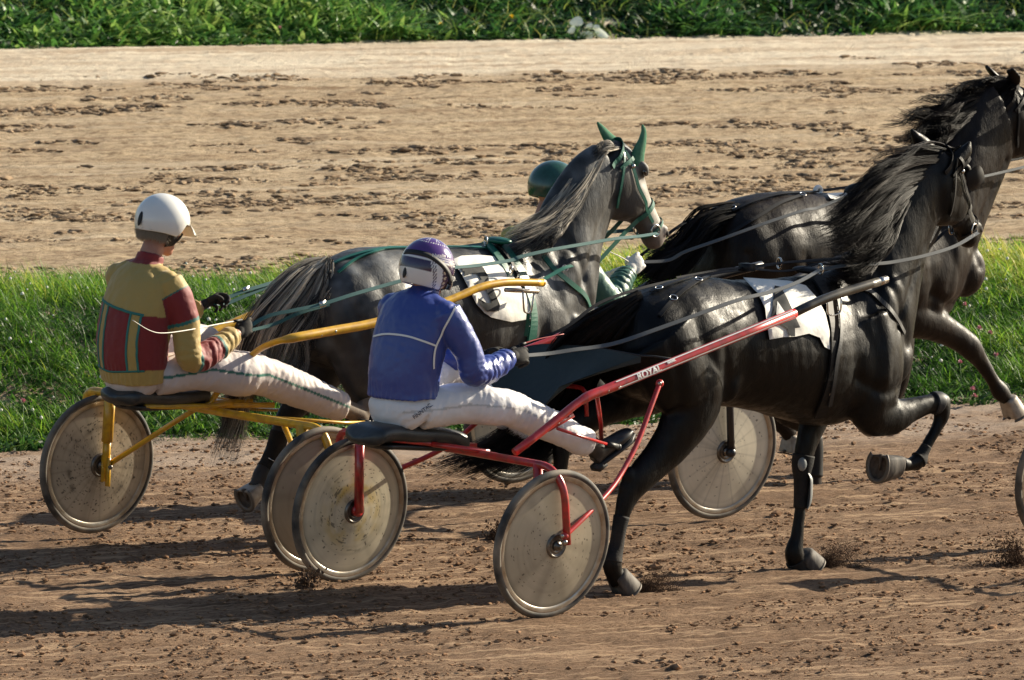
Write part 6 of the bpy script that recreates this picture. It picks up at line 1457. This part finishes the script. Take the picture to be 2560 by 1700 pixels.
# ---- green driver behind the grey horse
def LC(x, y, w): return RCh.L(x*DS, y*DS, w)
hc = LC(1275, 438, 0)
def jcolC(lc, pa, da, arms, sp):
    C = np.tile(np.array([.045, .13, .10]), (len(lc), 1)); u, w, z = lc.T; C[(z > hc[2]-.32) & (u < hc[0]+.05)] = np.array([.36, .30, .05])
    C[np.abs(z-(hc[2]-.32)) < .012] = np.array([.012, .07, .05]); s = 'R'; t = pa[s]/(len(arms[s])-1); m_ = (da[s] < .09) & (np.abs(((t*9) % 1)-.5) < .16) & (t > .70); C[m_] = np.array([.012, .065, .05]); return C
b0 = hc+np.array([-.06, 0, -.17])
jC = {'neck': b0, 'shR': b0+[-.02, .18, -.08], 'shL': b0+[-.04, -.18, -.08], 'elR': LC(1405, 690, .22), 'elL': b0+[.22, -.26, -.38], 'wrR': LC(1452, 622, .14), 'wrL': b0+[.52, -.10, -.30],
      'hpR': b0+[-.12, .11, -.56], 'hpL': b0+[-.12, -.11, -.56], 'knR': b0+[.42, .2, -.44], 'knL': b0+[.42, -.2, -.44], 'anR': b0+[.92, .22, -.72], 'anL': b0+[.92, -.22, -.72], 'toR': b0+[1.08, .22, -.62], 'toL': b0+[1.08, -.22, -.62]}
jC = {k_: np.array(v_, float) for k_, v_ in jC.items()}
def o3(x, y, z): return b0+np.array([x, y, z])
specC = dict(J=jC, head=tuple(hc), yaw=0, pitch=12, fold=.010, hem=b0[2]-.48, dirt=.3,
    spine=[r_(o3(-.14, 0, -.54), .12, .17), r_(o3(-.14, 0, -.48), .13, .18), r_(o3(-.12, 0, -.36), .14, .195), r_(o3(-.09, 0, -.25), .14, .205), r_(o3(-.05, 0, -.14), .13, .205), r_(o3(-.03, 0, -.07), .11, .195), r_(o3(-.01, 0, -.02), .08, .12), r_(o3(0, 0, .0), .06, .07)],
    collar=[r_(o3(0, 0, -.03), .07, .08), r_(o3(.01, 0, .01), .065, .068), r_(o3(.015, 0, .04), .06, .065)],
    armR=[r_(jC['shR'], .08, .075), r_((jC['shR']+jC['elR'])/2, .074, .068), r_(jC['elR'], .066, .062), r_((jC['elR']+jC['wrR'])/2, .060, .055), r_(jC['wrR']*.92+jC['elR']*.08, .044, .044)],
    armL=[r_(jC['shL'], .08, .075), r_((jC['shL']+jC['elL'])/2, .074, .068), r_(jC['elL'], .062, .058), r_((jC['elL']+jC['wrL'])/2, .056, .052), r_(jC['wrL']*.92+jC['elL']*.08, .044, .044)],
    hips=[r_(o3(-.13, 0, -.60), .10, .15), r_(o3(-.14, 0, -.56), .135, .185), r_(o3(-.14, 0, -.50), .125, .18)],
    legR=[r_(jC['hpR'], .10, .10), r_((jC['hpR']+jC['knR'])/2, .10, .095), r_(jC['knR'], .085, .082), r_((jC['knR']+jC['anR'])/2, .075, .07), r_(jC['anR'], .062, .06)],
    legL=[r_(jC['hpL'], .10, .10), r_((jC['hpL']+jC['knL'])/2, .10, .095), r_(jC['knL'], .085, .082), r_((jC['knL']+jC['anL'])/2, .075, .07), r_(jC['anL'], .062, .06)],
    handR=[(.8, -.1, .45), (-.1, -.8, -.5), (-.1, -.6, .7)], handL=[(.8, 0, .1), (-.1, .8, -.5), (.2, .5, .8)],
    jmat=M_greenjk, jcol=jcolC, tmat=M_trous, tcol=(.62, .60, .58), gmat=M_glovew, bmat=M_bootb, hsize=1.12)
PC_, HCd, frC, bjC, btC = person(RCh, specC, 'person in green jacket and green helmet, half hidden behind the grey horse')
helmet(PC_, HCd, frC, 1.06, M_helmG, low=-.55, brow=.05, azf=1.1)
whip(RCh, [(1462, 612, .12), (1430, 592, .12), (1386, 572, .12)], 'pale whip held by the driver in green', M_whipw)
# ------------------------------------------------------------------ dirt thrown up by hooves and wheels
def spray(rig, x, y, w, vx, vz, n, label, spread=.9, T=.17, size=(.0006, .0028)):
    """clods leaving the ground at one place and flying on ballistic paths"""
    P0 = rig.P(x*1.0, y*1.0, w); P0[2] = .0; n = int(n*1.5); R_ = np.random.default_rng(int(x)); t = R_.uniform(.02, 1, n)**1.0*T
    v = np.stack([vx*R_.uniform(.25, 1.25, n), R_.normal(0, .5, n)*spread, np.abs(vz*R_.uniform(.1, 1.2, n))], -1)
    Q = P0+rig.V(v)*t[:, None]; Q[:, 2] += -4.9*t*t; Q += R_.normal(0, .018, (n, 3))*(.3+t[:, None]/T); Q[:, 2] = np.maximum(Q[:, 2], .002)
    ico = bmesh.new(); bmesh.ops.create_icosphere(ico, subdivisions=1, radius=1); iv = np.array([q.co[:] for q in ico.verts]); fi = np.array([[q.index for q in f.verts] for f in ico.faces]); ico.free()
    sz = size[0]*(size[1]/size[0])**(R_.uniform(0, 1, n)**2.5)
    V = iv[None]*(1+R_.uniform(-.4, .4, (n, len(iv), 1)))*sz[:, None, None]+Q[:, None]
    F = (np.arange(n)[:, None, None]*len(iv)+fi[None]).reshape(-1, 3)
    return tag(mesh_obj('dirt_spray', V.reshape(-1, 3), F, M_spray, smooth=False), label, 'flying dirt', kind='stuff')
M_spray = mat('flying_dirt', (.085, .052, .034), .95, spec=.1)
spray(RB, 2045, 1458, -.12, 1.6, 1.25, 11000, 'brown dirt bursting forward from the standing forehoof of the black horse', .5)
spray(RB, 1590, 1490, .15, 2.0, 1.1, 8000, 'brown dirt flying from the hind hoof of the black horse', .5, .13)
spray(RD, 2555, 1420, -.3, -1.5, 1.6, 2600, 'brown dirt in the air at the right edge, below the last wheel', .8, .14, (.001, .006))
spray(RB, 745, 1485, -.6, .9, 1.3, 300, 'a few lumps of dirt in the air under the speckled wheel', .5, .12, (.003, .012))
spray(RA, 1230, 1240, .3, .9, 1.1, 700, 'loose dirt in the air behind the red sulky', .7, .14, (.002, .009))

# ------------------------------------------------------------------ reins, from each glove to the bit
def grip(rig, J, S_, s): hv = nrm(rig.V(np.array(S_['hand'+s][0], float))); return rig.W(J['wr'+s])+hv*.075
def bit(fr, side): return hp(fr, .50, -.065, side*.085)
def rein_thing(label, runs, base):
    t = thing('rein', label, 'rein', base, 'reins held by the drivers')
    for rig, pts, w, mt, h_, t_ in runs: free_strap('rein_strap', rig, pts, w, mt, t, head=h_, tail=t_)
    return t
gBR, gBL = grip(RB, jB, specB, 'R'), grip(RB, jB, specB, 'L'); gAR, gAL = grip(RA, jA, specA, 'R'), grip(RA, jA, specA, 'L'); gCR, gCL = grip(RCh, jC, specC, 'R'), grip(RCh, jC, specC, 'L')
rein_thing('long dark grey rein on the near side of the black horse wearing number 4', [
    (RB, [(2200, 568, .14), (2130, 590, .19), (2060, 604, .19), (2018, 608, .18), (1950, 612, .15), (1892, 621, .12)], .020, M_rein, bit(headB, 1), None),
    (RB, [(1892, 621, .12), (1840, 650, .28), (1780, 672, .34), (1700, 692, .36), (1600, 728, .36), (1500, 764, .33), (1430, 788, .29), (1380, 799, .25), (1325, 806, .22), (1265, 815, .19)], .021, M_rein, None, gBR)], tuple(RB.P(1500*DS, 764*DS, .34)))
rein_thing('black rein from the purple helmet driver along the far side of her horse', [(RB, [(1290, 762, .0), (1380, 700, -.02), (1480, 664, -.02), (1600, 638, -.03), (1700, 622, -.04), (1797, 607, -.10), (1900, 598, -.12), (2020, 590, -.15), (2120, 580, -.16)], .016, M_leatherB, gBL, bit(headB, -1))], tuple(RB.P(1300*DS, 745*DS, 0)))
t2 = rein_thing('green rein on the near side of the grey horse, from the right black glove', [
    (RA, [(1470, 545, .14), (1420, 550, .17), (1350, 562, .21), (1270, 576, .24), (1200, 592, .24), (1178, 600, .24), (1100, 612, .27), (1040, 618, .29), (980, 632, .30), (915, 650, .30), (820, 677, .30), (740, 702, .28), (680, 715, .25), (620, 728, .21)], .021, M_reing, bit(headA, 1), gAR),
    (RA, [(760, 702, .27), (690, 722, .24), (630, 748, .2)], .019, M_reing, None, gAR-np.array([0, 0, .02]))], tuple(RA.P(820*DS, 677*DS, .3)))
t3 = rein_thing('green rein on the far side of the grey horse, from the left black glove', [
    (RA, [(1400, 535, -.16), (1250, 548, -.2), (1120, 562, -.2), (960, 585, -.22), (820, 612, -.22), (730, 628, -.22), (660, 643, -.21), (600, 660, -.20), (560, 672, -.2), (520, 688, -.2)], .021, M_reing, bit(headA, -1), gAL),
    (RA, [(640, 652, -.2), (570, 680, -.19), (520, 700, -.19)], .021, M_reing, None, gAL-np.array([0, 0, .015]))], tuple(RA.P(660*DS, 643*DS, -.2)))
for tt_, (x, y, w, rg) in ((t2, (744, 701, .28, RA)), (t3, (568, 668, -.2, RA))):
    m = MB(); p = rg.P(x*DS, y*DS, w); dr = nrm(rg.P((x+20)*DS, (y-6)*DS, w)-p); m.box(p, dr*.020, rg.l*.003, np.cross(dr, rg.l)*.015); m.build('rein_buckle', M_steel, tt_)
rein_thing('grey rein on the near side of the dark brown horse, from the white glove', [(RCh, [(1540, 600, .18), (1580, 580, .22), (1660, 552, .28), (1760, 516, .32), (1850, 486, .32), (1890, 478, .30), (1960, 452, .26), (2100, 425, .24), (2200, 412, .22), (2262, 408, .2)], .018, M_rein, gCR, bit(headC, 1))], tuple(RCh.P(1660*DS, 552*DS, .28)))
rein_thing('thin dark rein over the croup of the dark brown horse, on its far side', [(RCh, [(1560, 525, .0), (1620, 497, -.08), (1700, 470, -.12), (1800, 452, -.12), (1890, 440, -.1), (2100, 410, -.1)], .016, M_leatherB, gCL, bit(headC, -1))], tuple(RCh.P(1700*DS, 470*DS, -.12)))
